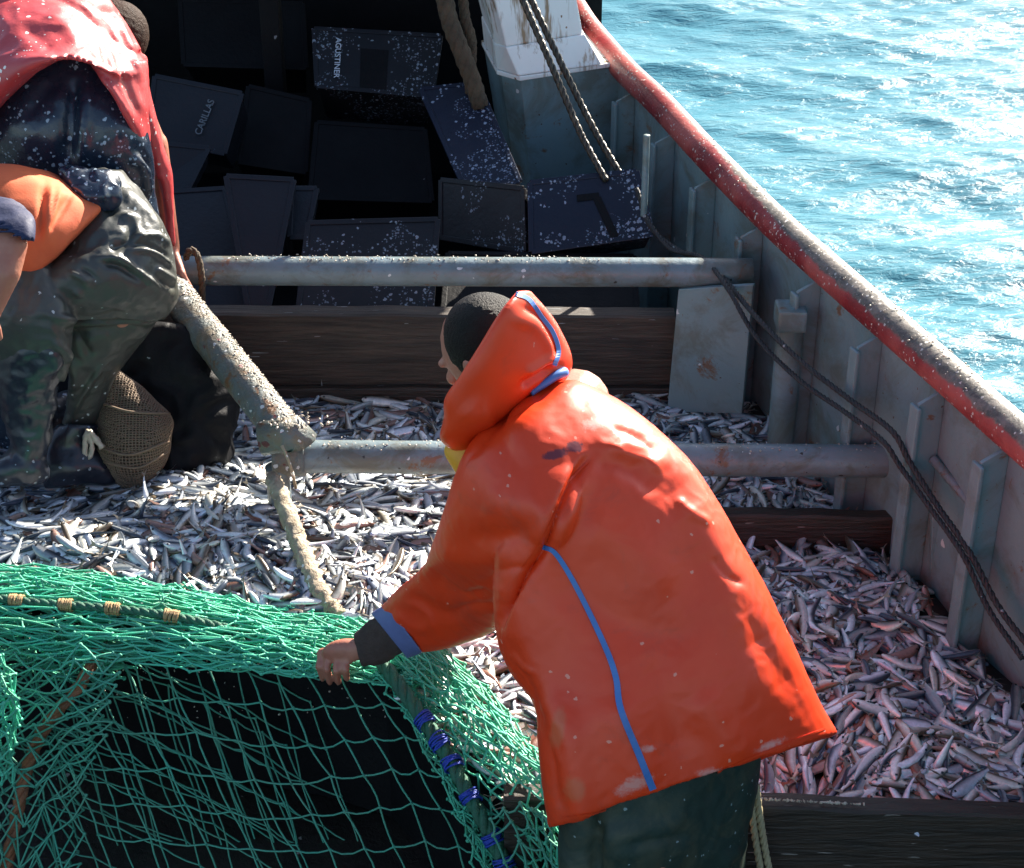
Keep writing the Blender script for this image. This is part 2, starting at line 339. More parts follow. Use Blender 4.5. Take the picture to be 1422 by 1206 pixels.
def rail_mat():
    m, nt, b = newmat('worn_red_rail'); vec = coords(nt)
    geo = nt.nodes.new('ShaderNodeNewGeometry'); sep = nt.nodes.new('ShaderNodeSeparateXYZ'); nt.links.new(geo.outputs['Normal'], sep.inputs[0])
    pos = nt.nodes.new('ShaderNodeSeparateXYZ'); nt.links.new(vec, pos.inputs[0])
    # paint is scraped off along the top of the rail, more so on the after stretch: how far up the tube the bare strip starts
    at = nt.nodes.new('ShaderNodeAttribute'); at.attribute_name = 'wear'
    nz = noisef(nt, vec, 16, 6, 0.7); f = math_(nt, 'ADD', at.outputs['Fac'], math_(nt, 'MULTIPLY', math_(nt, 'SUBTRACT', nz, 0.5), 0.55))
    wear = ramp(nt, f, 0.44, 0.56)
    red = mixc(nt, ramp(nt, noisef(nt, vec, 9), 0.35, 0.65), (0.24, 0.011, 0.016), (0.16, 0.014, 0.017))
    fade = mixc(nt, ramp(nt, noisef(nt, vec, 3), 0.45, 0.6), red, (0.36, 0.075, 0.065))
    bare = mixc(nt, ramp(nt, noisef(nt, vec, 22, 6, 0.75), 0.4, 0.6), (0.06, 0.052, 0.042), (0.17, 0.145, 0.12))
    col = mixc(nt, wear, fade, bare)
    col = mixc(nt, specks(nt, vec, 90, 0.45, 0.45, 9), col, (0.5, 0.47, 0.42)); col = mixc(nt, specks(nt, vec, 120, 0.2, 0.4, 5), col, (0.65, 0.6, 0.58))
    nt.links.new(col, b.inputs['Base Color']); b.inputs['Roughness'].default_value = 0.5
    bp = nt.nodes.new('ShaderNodeBump'); bp.inputs['Strength'].default_value = 0.5; bp.inputs['Distance'].default_value = 0.006
    nt.links.new(noisef(nt, vec, 60, 5), bp.inputs['Height']); nt.links.new(bp.outputs[0], b.inputs['Normal']); return m
M['rail'] = rail_mat()
def stainwhite():
    m = M['white']; nt = m.node_tree; b = nt.nodes['Principled BSDF']; src = b.inputs['Base Color'].links[0].from_socket
    vec = coords(nt, (9, 9, 0.9)); f = ramp(nt, noisef(nt, vec, 2.2, 5, 0.65, 0.3), 0.53, 0.63)
    col = mixc(nt, math_(nt, 'MULTIPLY', f, 0.9), src, (0.26, 0.14, 0.05)); nt.links.new(col, b.inputs['Base Color'])
stainwhite()
def jacket_stains():
    """the dark smear and the slime on the left shoulder, fixed on the cloth"""
    m = M['orange']; nt = m.node_tree; b = nt.nodes['Principled BSDF']; src = b.inputs['Base Color'].links[0].from_socket
    vec = coords(nt, (1, 1, 1)); at = nt.nodes.new('ShaderNodeAttribute'); at.attribute_name = 'stain'
    sp = nt.nodes.new('ShaderNodeSeparateColor'); nt.links.new(at.outputs['Color'], sp.inputs[0])
    nz = noisef(nt, vec, 55, 5, 0.7)
    f1 = ramp(nt, math_(nt, 'ADD', math_(nt, 'MULTIPLY', sp.outputs[0], 0.75), nz), 0.85, 1.02)
    c = mixc(nt, math_(nt, 'MULTIPLY', f1, 0.85), src, (0.07, 0.014, 0.03))
    f2 = ramp(nt, math_(nt, 'ADD', math_(nt, 'MULTIPLY', sp.outputs[1], 0.7), noisef(nt, vec, 60, 6, 0.8)), 0.85, 1.15)
    c = mixc(nt, math_(nt, 'MULTIPLY', f2, 0.5), c, (0.62, 0.45, 0.40))
    f3 = ramp(nt, math_(nt, 'ADD', math_(nt, 'MULTIPLY', sp.outputs[2], 0.7), noisef(nt, vec, 14, 5, 0.7)), 0.85, 1.1)
    c = mixc(nt, math_(nt, 'MULTIPLY', f3, 0.3), c, (0.38, 0.20, 0.09))
    nt.links.new(c, b.inputs['Base Color'])
jacket_stains()
def fish_mat():
    m, nt, b = newmat('fish_skin'); at = nt.nodes.new('ShaderNodeAttribute'); at.attribute_name = 'tint'
    vec = coords(nt); nz = noisef(nt, vec, 120, 3)
    mul = nt.nodes.new('ShaderNodeMix'); mul.data_type = 'RGBA'; mul.blend_type = 'MULTIPLY'; mul.inputs[0].default_value = 1
    nt.links.new(at.outputs['Color'], mul.inputs[6]); g = ramp(nt, nz, 0.25, 0.7); cc = nt.nodes.new('ShaderNodeMapRange'); nt.links.new(g, cc.inputs[0]); cc.inputs[3].default_value = 0.7
    nt.links.new(cc.outputs[0], mul.inputs[7]); nt.links.new(mul.outputs[2], b.inputs['Base Color'])
    b.inputs['Metallic'].default_value = 0.3; b.inputs["Roughness"].default_value = 0.36; b.inputs['Specular IOR Level'].default_value = 0.6
    bp = nt.nodes.new('ShaderNodeBump'); bp.inputs['Strength'].default_value = 0.4; bp.inputs['Distance'].default_value = 0.002
    nt.links.new(noisef(nt, vec, 160, 3), bp.inputs['Height']); nt.links.new(bp.outputs[0], b.inputs['Normal']); return m
M['fish'] = fish_mat()
def sea_mat():
    m, nt, b = newmat('sea_water'); vec = coords(nt, (1, 2.4, 1))
    b.inputs['Base Color'].default_value = (0.060, 0.195, 0.25, 1); b.inputs['Specular IOR Level'].default_value = 0.2; b.inputs['Roughness'].default_value = 0.24; b.inputs['IOR'].default_value = 1.33
    bp = nt.nodes.new('ShaderNodeBump'); bp.inputs['Strength'].default_value = 0.5; bp.inputs['Distance'].default_value = 0.05
    nt.links.new(noisef(nt, vec, 7, 5, 0.6, 0.5), bp.inputs['Height']); nt.links.new(bp.outputs[0], b.inputs['Normal']); return m
M['sea'] = sea_mat()

# ------------------------------------------------------------------ sea
SEAZ = -1.75
def build_sea():
    def axis(lo, hi, dlo, dhi, step, grow=1.35):
        a = list(np.arange(dlo, dhi, step)); s = step; x = a[-1]
        while x < hi: s *= grow; x += s; a.append(x)
        s = step; x = a[0]; L = []
        while x > lo: s *= grow; x -= s; L.append(x)
        return np.array(L[::-1] + a)
    X = axis(-1500, 1500, 0.2, 7.5, 0.022); Y = axis(-300, 2500, 6.5, 19, 0.028)
    GX, GY = np.meshgrid(X, Y); Z = np.zeros_like(GX); DX = np.zeros_like(GX); DY = np.zeros_like(GX)
    r = np.random.default_rng(5)
    for k in range(90):
        lam = 0.16 * (14 ** (r.random() ** 0.8)) ; th = math.radians(262) + r.normal() * 0.42; kk = 2 * math.pi / lam
        amp = 0.0041 * lam ** 0.95 * (0.6 + 0.8 * r.random()); ph = r.random() * 6.28
        cx, cy = math.cos(th), math.sin(th); wv = kk * (GX * cx + GY * cy) + ph + 0.6 * np.sin(GX * 0.9 + k) + 0.5 * np.sin(GY * 0.7 + 2 * k)
        fade = 1 / (1 + (np.hypot(GX, GY) / (40 * lam + 25)) ** 3)
        Z += amp * np.cos(wv) * fade; DX -= 0.75 * amp * cx * np.sin(wv) * fade; DY -= 0.75 * amp * cy * np.sin(wv) * fade
    co = np.stack([GX + DX, GY + DY, Z + SEAZ], -1).reshape(-1, 3); ny, nx = GX.shape
    idx = np.arange(nx * ny).reshape(ny, nx); F = np.stack([idx[:-1, :-1], idx[:-1, 1:], idx[1:, 1:], idx[1:, :-1]], -1).reshape(-1, 4)
    me = mesh_np(co, F); o = link('sea', me, M['sea'], origin=(0, 0, SEAZ)); o['kind'] = 'structure'
def mesh_np(co, F, smooth=True):
    me = bpy.data.meshes.new('m'); me.vertices.add(len(co)); me.vertices.foreach_set('co', np.asarray(co, dtype=np.float32).ravel())
    F = np.asarray(F, dtype=np.int32); k = F.shape[1]
    me.loops.add(F.size); me.loops.foreach_set('vertex_index', F.ravel()); me.polygons.add(len(F))
    me.polygons.foreach_set('loop_start', np.arange(len(F), dtype=np.int32) * k); me.polygons.foreach_set('loop_total', np.full(len(F), k, dtype=np.int32))
    me.update(calc_edges=True); me.validate()
    if smooth: me.polygons.foreach_set('use_smooth', [True] * len(me.polygons))
    return me
build_sea()

# ------------------------------------------------------------------ the boat
RZ = 0.62
railpx = [(820, 42), (868, 98), (915, 143), (985, 218), (1080, 313), (1180, 402), (1290, 498), (1400, 594)]
RP = [PZ(x, y, RZ) for x, y in railpx][::-1]
d0 = (RP[0] - RP[1]).normalized(); RP = [RP[0] + d0 * 3.2, RP[0] + d0 * 1.2] + RP
d1 = (RP[-1] - RP[-2]).normalized(); RP = RP + [RP[-1] + d1 * 0.8 + Vector((0, 0, 0.02)), RP[-1] + d1 * 2.2 + Vector((-0.25, 0, 0.1))]
RC = crv(RP, 90)
hy = np.array([p.y for p in RC]); hx = np.array([p.x for p in RC]); o_ = np.argsort(hy); hy, hx = hy[o_], hx[o_]
def HX(Y): return float(np.interp(Y, hy, hx))
DECK = -0.46
boat = thing('fishing_boat', 'grey steel fishing boat with worn red gunwale rail and ribbed bulwark beside the sea', 'fishing boat', (0, 5, DECK))
bm = bmesh.new(); tube(bm, RC, 0.051, 18)
me = finish(bm, True)
att = me.attributes.new('wear', 'FLOAT', 'POINT'); co = getco(me); no = getno(me)
wv = []
for c, n_ in zip(co, no):
    cx = HX(c[1]); top = (c[2] - RZ) / 0.056; out = (c[0] - cx) / 0.056
    aft = np.clip((6.1 - c[1]) / 1.5, 0, 1); lvl = top * 0.7 + out * 0.55
    wv.append(float(np.clip(0.5 + (lvl - (1.0 - 1.15 * aft)) * 0.9, 0, 1)))
att.data.foreach_set('value', wv); link('gunwale_rail', me, M['rail'], boat)
def wall(bm, pts, z0, z1, t):
    rows = []
    for i, p in enumerate(pts):
        d = (pts[min(i + 1, len(pts) - 1)] - pts[max(i - 1, 0)]); nrm = Vector((d.y, -d.x, 0)).normalized() * t / 2
        rows.append([bm.verts.new((q.x, q.y, z)) for q, z in ((p + nrm, z0), (p - nrm, z0), (p - nrm, z1), (p + nrm, z1))])
    for a, b in zip(rows, rows[1:]):
        for k in range(4): bm.faces.new((a[k], a[(k + 1) % 4], b[(k + 1) % 4], b[k]))
    bm.faces.new(rows[0]); bm.faces.new(rows[-1][::-1])
bm = bmesh.new(); wall(bm, RC[::2], -2.2, RZ - 0.01, 0.014); obj('bulwark_plate', bm, M['grey'], boat)
# frames of the bulwark
def rib(Y, wd=0.045, dp=0.075, zt=RZ - 0.035, zb=-0.5):
    x = HX(Y); t = Vector((HX(Y + 0.1) - HX(Y - 0.1), 0.2, 0)).normalized(); n_ = Vector((-t.y, t.x, 0))
    c = Vector((x, Y, 0)) + n_ * 0.008; bm = bmesh.new()
    # web plus a rounded bead on its inner edge
    A = [c - t * 0.006, c + t * 0.006, c + t * 0.006 + n_ * dp, c - t * 0.006 + n_ * dp]
    zt2 = zt
    quadbox(bm, [(p.x, p.y, zb) for p in A], [(p.x, p.y, zt2 - (0.035 if i > 1 else 0)) for i, p in enumerate(A)], 0.002)
    q = c + n_ * dp; B = [q - t * wd / 2, q + t * wd / 2, q + t * wd / 2 + n_ * 0.012, q - t * wd / 2 + n_ * 0.012]
    quadbox(bm, [(p.x, p.y, zb) for p in B], [(p.x, p.y, zt2 - 0.04) for p in B], 0.004)
    obj('rib', bm, M['grey'], boat)
for px, py, z in ((1392, 640, 0.54), (1300, 560, 0.54), (1215, 482, 0.54), (1130, 405, 0.54), (1060, 330, 0.54), (988, 262, 0.54), (930, 200, 0.54), (878, 142, 0.54)):
    q = PZ(px, py, z); Yq = q.y
    rib(Yq)
for Yq in (3.3, 2.95, 2.6): rib(Yq)
# pipe stretches welded between the after frames, low down
for (a, b) in (((1296, 638), (1374, 728)), ((1396, 738), (1440, 775))):
    pa, pb = P(*a, 4.08), P(*b, 3.72)
    pa.x = HX(pa.y) - 0.06; pb.x = HX(pb.y) - 0.06
    pa = P(a[0], a[1], 4.02); pb = P(b[0], b[1], 3.80 if b[0] < 1400 else 3.66)
    bm = bmesh.new(); tube(bm, [pa, pb], 0.014, 12); obj('side_pipe', bm, M['pipe'], boat, True)
bm = bmesh.new(); tube(bm, [P(898, 188, 5.55), P(894, 300, 5.55)], 0.012, 10); obj('side_pipe', bm, M['grey'], boat, True)
# short bollard post with its cap
pp = P(1085, 600, 4.72); bm = bmesh.new(); tube(bm, [Vector((pp.x, pp.y, -0.46)), Vector((pp.x, pp.y, P(1085, 440, 4.72).z))], 0.042, 20); po = obj('mooring_post', bm, M['grey'], boat, True)
zt = P(1085, 428, 4.72).z; bm = bmesh.new(); box(bm, (pp.x - 0.047, pp.y - 0.05, zt - 0.062), (pp.x + 0.04, pp.y + 0.05, zt + 0.008), 0.008); obj('cap', bm, M['grey'], po)
# leaning web plate between frames
def plate(name, px4, Ys, t, mat, parent, bevel=0.003):
    f = [P(x, y, Y) for (x, y), Y in zip(px4, Ys)]; nrm = (f[1] - f[0]).cross(f[3] - f[0]).normalized()
    if nrm.y < 0: nrm = -nrm
    bm = bmesh.new(); quadbox(bm, f, [p + nrm * t for p in f], bevel); return obj(name, bm, mat, parent)
plate('web_plate', [(942, 402), (1046, 396), (1030, 575), (926, 572)], (5.02, 4.92, 4.92, 5.02), 0.02, M['grey'], boat)
plate('web_plate', [(1190, 655), (1246, 655), (1240, 720), (1185, 716)], (4.42, 4.42, 4.42, 4.42), 0.05, M['grey'], boat)
plate('web_plate', [(1295, 700), (1325, 700), (1322, 800), (1292, 800)], (3.98, 3.98, 3.98, 3.98), 0.03, M['grey'], boat)
# pipes across the deck
def cross_pipe(pxl, pxr, Y, r, name='cross_pipe'):
    a, b = P(*pxl, Y), P(*pxr, Y); bm = bmesh.new(); n = 30
    tube(bm, [a.lerp(b, i / (n - 1)) for i in range(n)], r, 24); o = obj(name, bm, M['pipe'], boat, True); return a, b, o
a1, b1, _ = cross_pipe((225, 376), (1044, 379), 5.05, 0.047)
a2, b2, _ = cross_pipe((398, 634), (1272, 641), 4.30, 0.048)
bm = bmesh.new(); x = P(405, 634, 4.30); tube(bm, [x - Vector((0.05, 0, 0)), x + Vector((0.04, 0, 0))], 0.058, 20); obj('pipe_collar', bm, M['strut'], boat, True)
# diagonal strut
s0, s1 = P(214, 372, 5.0), P(402, 610, 4.24)
bm = bmesh.new(); tube(bm, [s0.lerp(s1, i / 59) for i in range(60)], 0.054, 20, jit=0.03); strut = obj('diagonal_strut', bm, M['strut'], boat, True)
bm = bmesh.new(); q = s1.copy(); tube(bm, [q + Vector((-0.08, 0, -0.0)), q + Vector((0.02, 0.0, 0.02)), q + Vector((0.03, 0, -0.01))], 0.050, 16, jit=0.04); obj('weld_collar', bm, M['strut'], boat, True)
bm = bmesh.new(); q = P(385, 650, 4.28); tube(bm, [Vector((q.x, q.y, -0.46)), Vector((q.x, q.y, 0.2))], 0.035, 14, jit=0.05); obj('stanchion', bm, M['pipe'], boat, True)
q = P(396, 628, 4.22)
for dx, dz in ((0.02, 0),):
    bm = bmesh.new(); tube(bm, crv([q + Vector((dx - 0.02, -0.05, 0.05 + dz)), q + Vector((dx, -0.065, 0.0 + dz)), q + Vector((dx + 0.01, -0.05, -0.09 + dz))], 8), 0.004, 8, jit=0.3); obj('wire_tie', bm, M['crust'], boat, True)
# deck, hull to port, forecastle bulkhead and posts, added slab for shade
bm = bmesh.new(); xs = [p for p in RC]; CX = -0.95
ring = [Vector((p.x, p.y, DECK)) for p in RC[::3]] + [Vector((2 * CX - p.x, p.y, DECK)) for p in RC[::3][::-1]]
quadbox(bm, ring, [p + Vector((0, 0, -0.03)) for p in ring]); obj('deck', bm, M['deck'], boat)
bm = bmesh.new(); PL = [Vector((2 * CX - p.x, p.y, p.z)) for p in RC]; wall(bm, PL[::2], -2.2, RZ - 0.01, 0.014); obj('port_bulwark_plate', bm, M['grey'], boat)
bm = bmesh.new(); tube(bm, PL, 0.056, 16); obj('port_gunwale_rail', bm, M['rail'], boat, True)
FY = 6.95
bm = bmesh.new(); box(bm, (-2.6, 8.0, DECK), (0.42, 8.06, 1.495)); obj('forecastle_bulkhead', bm, M['dark'], boat)
bm = bmesh.new(); box(bm, (-2.9, FY, 1.50), (1.0, 9.2, 1.60), 0.01); obj('unseen_shade_slab', bm, M['dark'], boat)  # unseen slab added overhead, sized to throw shade over the foredeck
bm = bmesh.new(); box(bm, (-2.7, 5.35, DECK + 0.004), (0.75, 7.99, -0.32)); obj('fore_platform', bm, M['dark'], boat)
for X_ in (-2.05, -1.0):
    bm = bmesh.new(); box(bm, (X_ - 0.04, 7.05, -0.33), (X_ + 0.04, 7.15, 1.495), 0.006); obj('forecastle_post', bm, M['dark'], boat)
# gallows foot (white, rust stained) on its grey pedestal
z0 = RZ
F = [PZ(690, 104, z0), PZ(722, 113, z0), PZ(860, 92, z0), PZ(812, 45, z0), PZ(668, 62, z0)]
bm = bmesh.new(); quadbox(bm, F, [p + Vector((0, 0, 0.018)) for p in F], 0.004); g0 = obj('gallows_base_plate', bm, M['white'], boat)
T0 = [PZ(690, 96, z0 + .02), PZ(720, 106, z0 + .02), PZ(836, 90, z0 + .02), PZ(800, 52, z0 + .02), PZ(672, 60, z0 + .02)]
yb = T0[1].y
T1 = [P(686, 62, T0[0].y + .01), P(702, 66, T0[1].y + .012), P(812, 48, T0[2].y + .01), P(792, 12, T0[3].y), P(668, 22, T0[4].y)]
T2 = [P(662, -50, T0[0].y + .02), P(676, -48, T0[1].y + .02), P(790, -60, T0[2].y + .02), P(770, -90, T0[3].y), P(644, -80, T0[4].y)]
T3 = [p + Vector((-0.10, 0.05, 1.0)) for p in T2]
bm = bmesh.new(); quadbox(bm, T0, T1, 0.006); obj('gallows_skirt', bm, M['white'], boat)
T1b = [p.lerp(sum(T1, Vector()) / 5, 0.03) for p in T1]
bm = bmesh.new(); quadbox(bm, T1b, T2, 0.008); bmesh.ops.translate(bm, verts=bm.verts, vec=(0, 0, 0.0)); obj('gallows_leg', bm, M['white'], boat)
bm = bmesh.new(); quadbox(bm, T2, T3, 0.008); obj('gallows_upper_leg', bm, M['white'], boat)
D0 = [p - Vector((0, 0, 0.003)) for p in (PZ(696, 104, z0), PZ(724, 111, z0), PZ(864, 90, z0), PZ(820, 50, z0), PZ(672, 66, z0))]
D1 = [Vector((p.x + dx, p.y, -0.45)) for p, dx in zip(D0, (0.13, 0.10, 0.10, 0.1, 0.16))]
bm = bmesh.new(); quadbox(bm, D1, D0, 0.006); obj('gallows_pedestal', bm, M['grey'], boat)

# ------------------------------------------------------------------ timbers
def timber(name, label, px4, Ys, t, mat, wob=0.006, group=None, end=0):
    f = [P(x, y, Y) for (x, y), Y in zip(px4, Ys)]; bm = bmesh.new(); n = 40; rows = []
    for i in range(n):
        u = i / (n - 1); top = f[0].lerp(f[1], u); bot = f[3].lerp(f[2], u)
        top = top + Vector((0, 0, noise.noise(Vector((u * 9, f[0].y, 0))) * wob)); bot = bot + Vector((0, 0, noise.noise(Vector((u * 7, f[0].y, 5))) * wob))
        k = Vector((0, t, 0)); m1 = top.lerp(bot, 0.5) + Vector((0, -0.004 + noise.noise(Vector((u * 6, 2, f[0].y))) * wob, 0))
        rows.append([bm.verts.new(p) for p in (top + k * 0.12 + Vector((0, 0, 0.0)), top + Vector((0, 0, -0.006)), m1, bot, bot + k, top + k)])
    for a, b in zip(rows, rows[1:]):
        for j in range(6): bm.faces.new((a[j], a[(j + 1) % 6], b[(j + 1) % 6], b[j]))
    bm.faces.new(rows[0]); bm.faces.new(rows[-1][::-1])
    o = obj(name, bm, mat); tag(o, label, 'timber', group); return o
timber('timber_board', 'weathered brown timber baulk across the boat below the far grey pipe', [(150, 436), (938, 440), (940, 545), (150, 545)], (5.12, 5.12, 5.12, 5.12), 0.07, M['wood'])
timber('timber_board', 'low dark plank lying under the brown timber baulk at the fish', [(200, 540), (938, 540), (940, 600), (200, 600)], (5.08, 5.08, 5.08, 5.08), 0.02, M['wood2'])
timber('timber_board', 'black slimy pen board between two beds of fish right of the orange jacket', [(880, 712), (1296, 722), (1294, 800), (880, 796)], (4.20, 4.20, 4.20, 4.20), 0.045, M['wood2'])
timber('timber_board', 'dark wet pen board holding back fish at the bottom right, its top edge sunlit', [(700, 1108), (1500, 1138), (1500, 1330), (700, 1330)], (3.03, 3.03, 3.03, 3.03), 0.05, M['wood2'])

# ------------------------------------------------------------------ fish heap
edge = [PZ(x, y, 0.04) for x, y in ((-260, 810), (-60, 828), (120, 850), (300, 880), (440, 902), (540, 930), (610, 1000), (690, 1080), (760, 1120))]
ex = np.array([p.x for p in edge]); ey = np.array([p.y for p in edge])
def near_edge(X):
    return np.where(X < ex[-1], np.interp(X, ex, ey), 3.085)
def hgt(X, Y):
    X = np.asarray(X, float); Y = np.asarray(Y, float)
    z = 0.018 * np.sin(X * 5.1 + 1) * np.cos(Y * 4.3) + 0.012 * np.sin(X * 11 + Y * 7) + 0.01 * np.sin(Y * 13 - X * 5)
    z = z + 0.13 * np.exp(-((X + 1.0) / 0.75) ** 2 - ((Y - 3.95) / 0.33) ** 2) + 0.06 * np.exp(-((X + .25) / 0.35) ** 2 - ((Y - 3.75) / 0.3) ** 2)
    z = z + 0.05 * np.exp(-((X + 0.95) / 0.3) ** 2 - ((Y - 4.4) / 0.25) ** 2) + 0.03 * np.exp(-((X - .75) / 0.3) ** 2 - ((Y - 3.75) / 0.3) ** 2)
    z = z - 0.02 * np.clip((Y - 4.4) / 0.5, 0, 1) - 0.03 * np.exp(-((Y - 3.09) / 0.1) ** 2) * (X > 0)
    return z
gx = np.linspace(-2.6, 1.75, 175); gy = np.linspace(0, 1, 90); GX, U = np.meshgrid(gx, gy); NE = near_edge(GX); GY = NE + (5.1 - NE) * U
GXc = np.minimum(GX, np.interp(GY, hy, hx) - 0.01)
GZ = hgt(GXc, GY) - 0.028; co = np.stack([GXc, GY, GZ], -1).reshape(-1, 3); idx = np.arange(co.shape[0]).reshape(GX.shape)
Fq = np.stack([idx[:-1, :-1], idx[:-1, 1:], idx[1:, 1:], idx[1:, :-1]], -1).reshape(-1, 4)
FISHBED = (co, Fq)

def fish_shape(bend, twist, seed, lean=1.0):
    """one fish along +x, lying on its flank; returns verts, faces(quads), colours"""
    r = np.random.default_rng(seed); L = 0.156; n = 8
    xs = np.array([0, .02, .07, .16, .28, .42, .58, .72, .84, .90]); hs = np.array([.10, .42, .68, .90, 1.0, .98, .80, .55, .33, .26]) * 0.0156 * lean
    ws = np.array([.12, .5, .8, 1.0, 1.0, .92, .7, .42, .2, .10]) * 0.0086 * lean
    V = []; Cc = []
    tintflank = np.array([0.62, 0.66, 0.69]) * r.uniform(0.5, 1.2) * np.array([1, 1, r.uniform(0.92, 1.06)])
    back = np.array([0.045, 0.06, 0.085]) * r.uniform(0.6, 1.5)
    kind = r.random()
    if kind < 0.09: tintflank = np.array([0.42, 0.26, 0.22]) * r.uniform(0.6, 1.0); back = np.array([0.20, 0.09, 0.06])
    elif kind < 0.28: back = np.array([0.12, 0.09, 0.06]); tintflank *= np.array([0.95, 0.88, 0.78])
    belly = tintflank * 1.25
    def centre(x):
        s = (x - 0.45); return np.array([x * L - 0.5 * L, bend * s * s * L * 1.3, twist * s * s * L * 0.5])
    for x, h, wd in zip(xs, hs, ws):
        c = centre(x)
        for j in range(n):
            a = 2 * math.pi * j / n; V.append(c + np.array([0, math.cos(a) * h, math.sin(a) * wd])); k = math.cos(a)
            Cc.append(back if k > 0.25 else (belly if k < -0.5 else tintflank * (0.88 + .2 * r.random())))
    F = []
    for i in range(len(xs) - 1):
        for j in range(n): F.append((i * n + j, i * n + (j + 1) % n, (i + 1) * n + (j + 1) % n, (i + 1) * n + j))
    # blunt snout
    F += [(0, 1, 2, 3), (0, 3, 4, 7), (4, 5, 6, 7)]
    b = len(V)   # forked tail
    for x, y, z in ((.89, .0032, 0.0008), (.89, -.0032, 0.0008), (1.0, .0155, 0.001), (.955, 0, 0), (1.0, -.0155, 0.001), (.93, .006, 0), (.93, -.006, 0)):
        c = centre(x); V.append(c + np.array([0, y * lean, z])); Cc.append(np.array([0.22, 0.19, 0.15]))
    F += [(b, b + 5, b + 3, b + 1), (b + 5, b + 2, b + 2, b + 3), (b + 1, b + 3, b + 6, b + 6), (b + 3, b + 4, b + 4, b + 6)]
    # dorsal and belly fins
    b = len(V); c = centre(.45)
    for x, y in ((.40, .013), (.50, .0125), (.52, .021), (.44, .021)): c = centre(x); V.append(c + np.array([0, y * lean, 0])); Cc.append(back * 1.6)
    F.append((b, b + 1, b + 2, b + 3))
    # eyes
    for sg in (1, -1):
        b = len(V); c = centre(.075)
        for k in range(4):
            a = math.pi / 2 * k + .4; V.append(c + np.array([math.cos(a) * .004, .0025 + math.sin(a) * .004, sg * 0.0074 * lean])); Cc.append(np.array([0.01, 0.01, 0.012]))
        F.append((b, b + 1, b + 2, b + 3))
    return np.array(V), F, np.clip(np.array(Cc), 0, 1)
VAR = []
for k in range(28):
    VAR.append(fish_shape(rng.choice([0.0, 0.0, 0.25, -0.3, 0.55, -0.5, 0.8]) + rng.normal() * 0.1, rng.normal() * 0.5, 100 + k, rng.uniform(0.85, 1.15)))
QF = [np.array([f for f in v[1] if len(set(f)) == 4]) for v in VAR]; TF = [np.array([(f[0], f[1], f[3]) if f[1] == f[2] else (f[0], f[1], f[2]) for f in v[1] if len(set(f)) == 3]) for v in VAR]
FM = []
for k, v in enumerate(VAR):
    me = bpy.data.meshes.new('fish'); me.from_pydata([tuple(x) for x in v[0]], [], [tuple(f) for f in QF[k]] + [tuple(f) for f in TF[k]]); me.update()
    a = me.color_attributes.new('tint', 'FLOAT_COLOR', 'POINT'); a.data.foreach_set('color', np.hstack([v[2], np.ones((len(v[2]), 1))]).astype(np.float32).ravel())
    me.polygons.foreach_set('use_smooth', [True] * len(me.polygons)); me.materials.append(M['fish']); FM.append(me)
def poly_in(poly, x, y):
    c = False; j = len(poly) - 1
    for i in range(len(poly)):
        xi, yi = poly[i]; xj, yj = poly[j]
        if (yi > y) != (yj > y) and x < (xj - xi) * (y - yi) / (yj - yi) + xi: c = not c
        j = i
    return c
HIDE = [[(440, 880), (530, 835), (615, 640), (612, 540), (620, 420), (720, 400), (800, 520), (940, 620), (1160, 1020), (1040, 1080), (1040, 1206), (760, 1206), (760, 1000), (700, 930), (690, 860), (580, 905), (500, 950)],
        [(0, 600), (160, 680), (250, 650), (250, 440), (0, 400)], [(-10, 780), (350, 840), (520, 860), (760, 1090), (760, 1206), (-10, 1206)]]
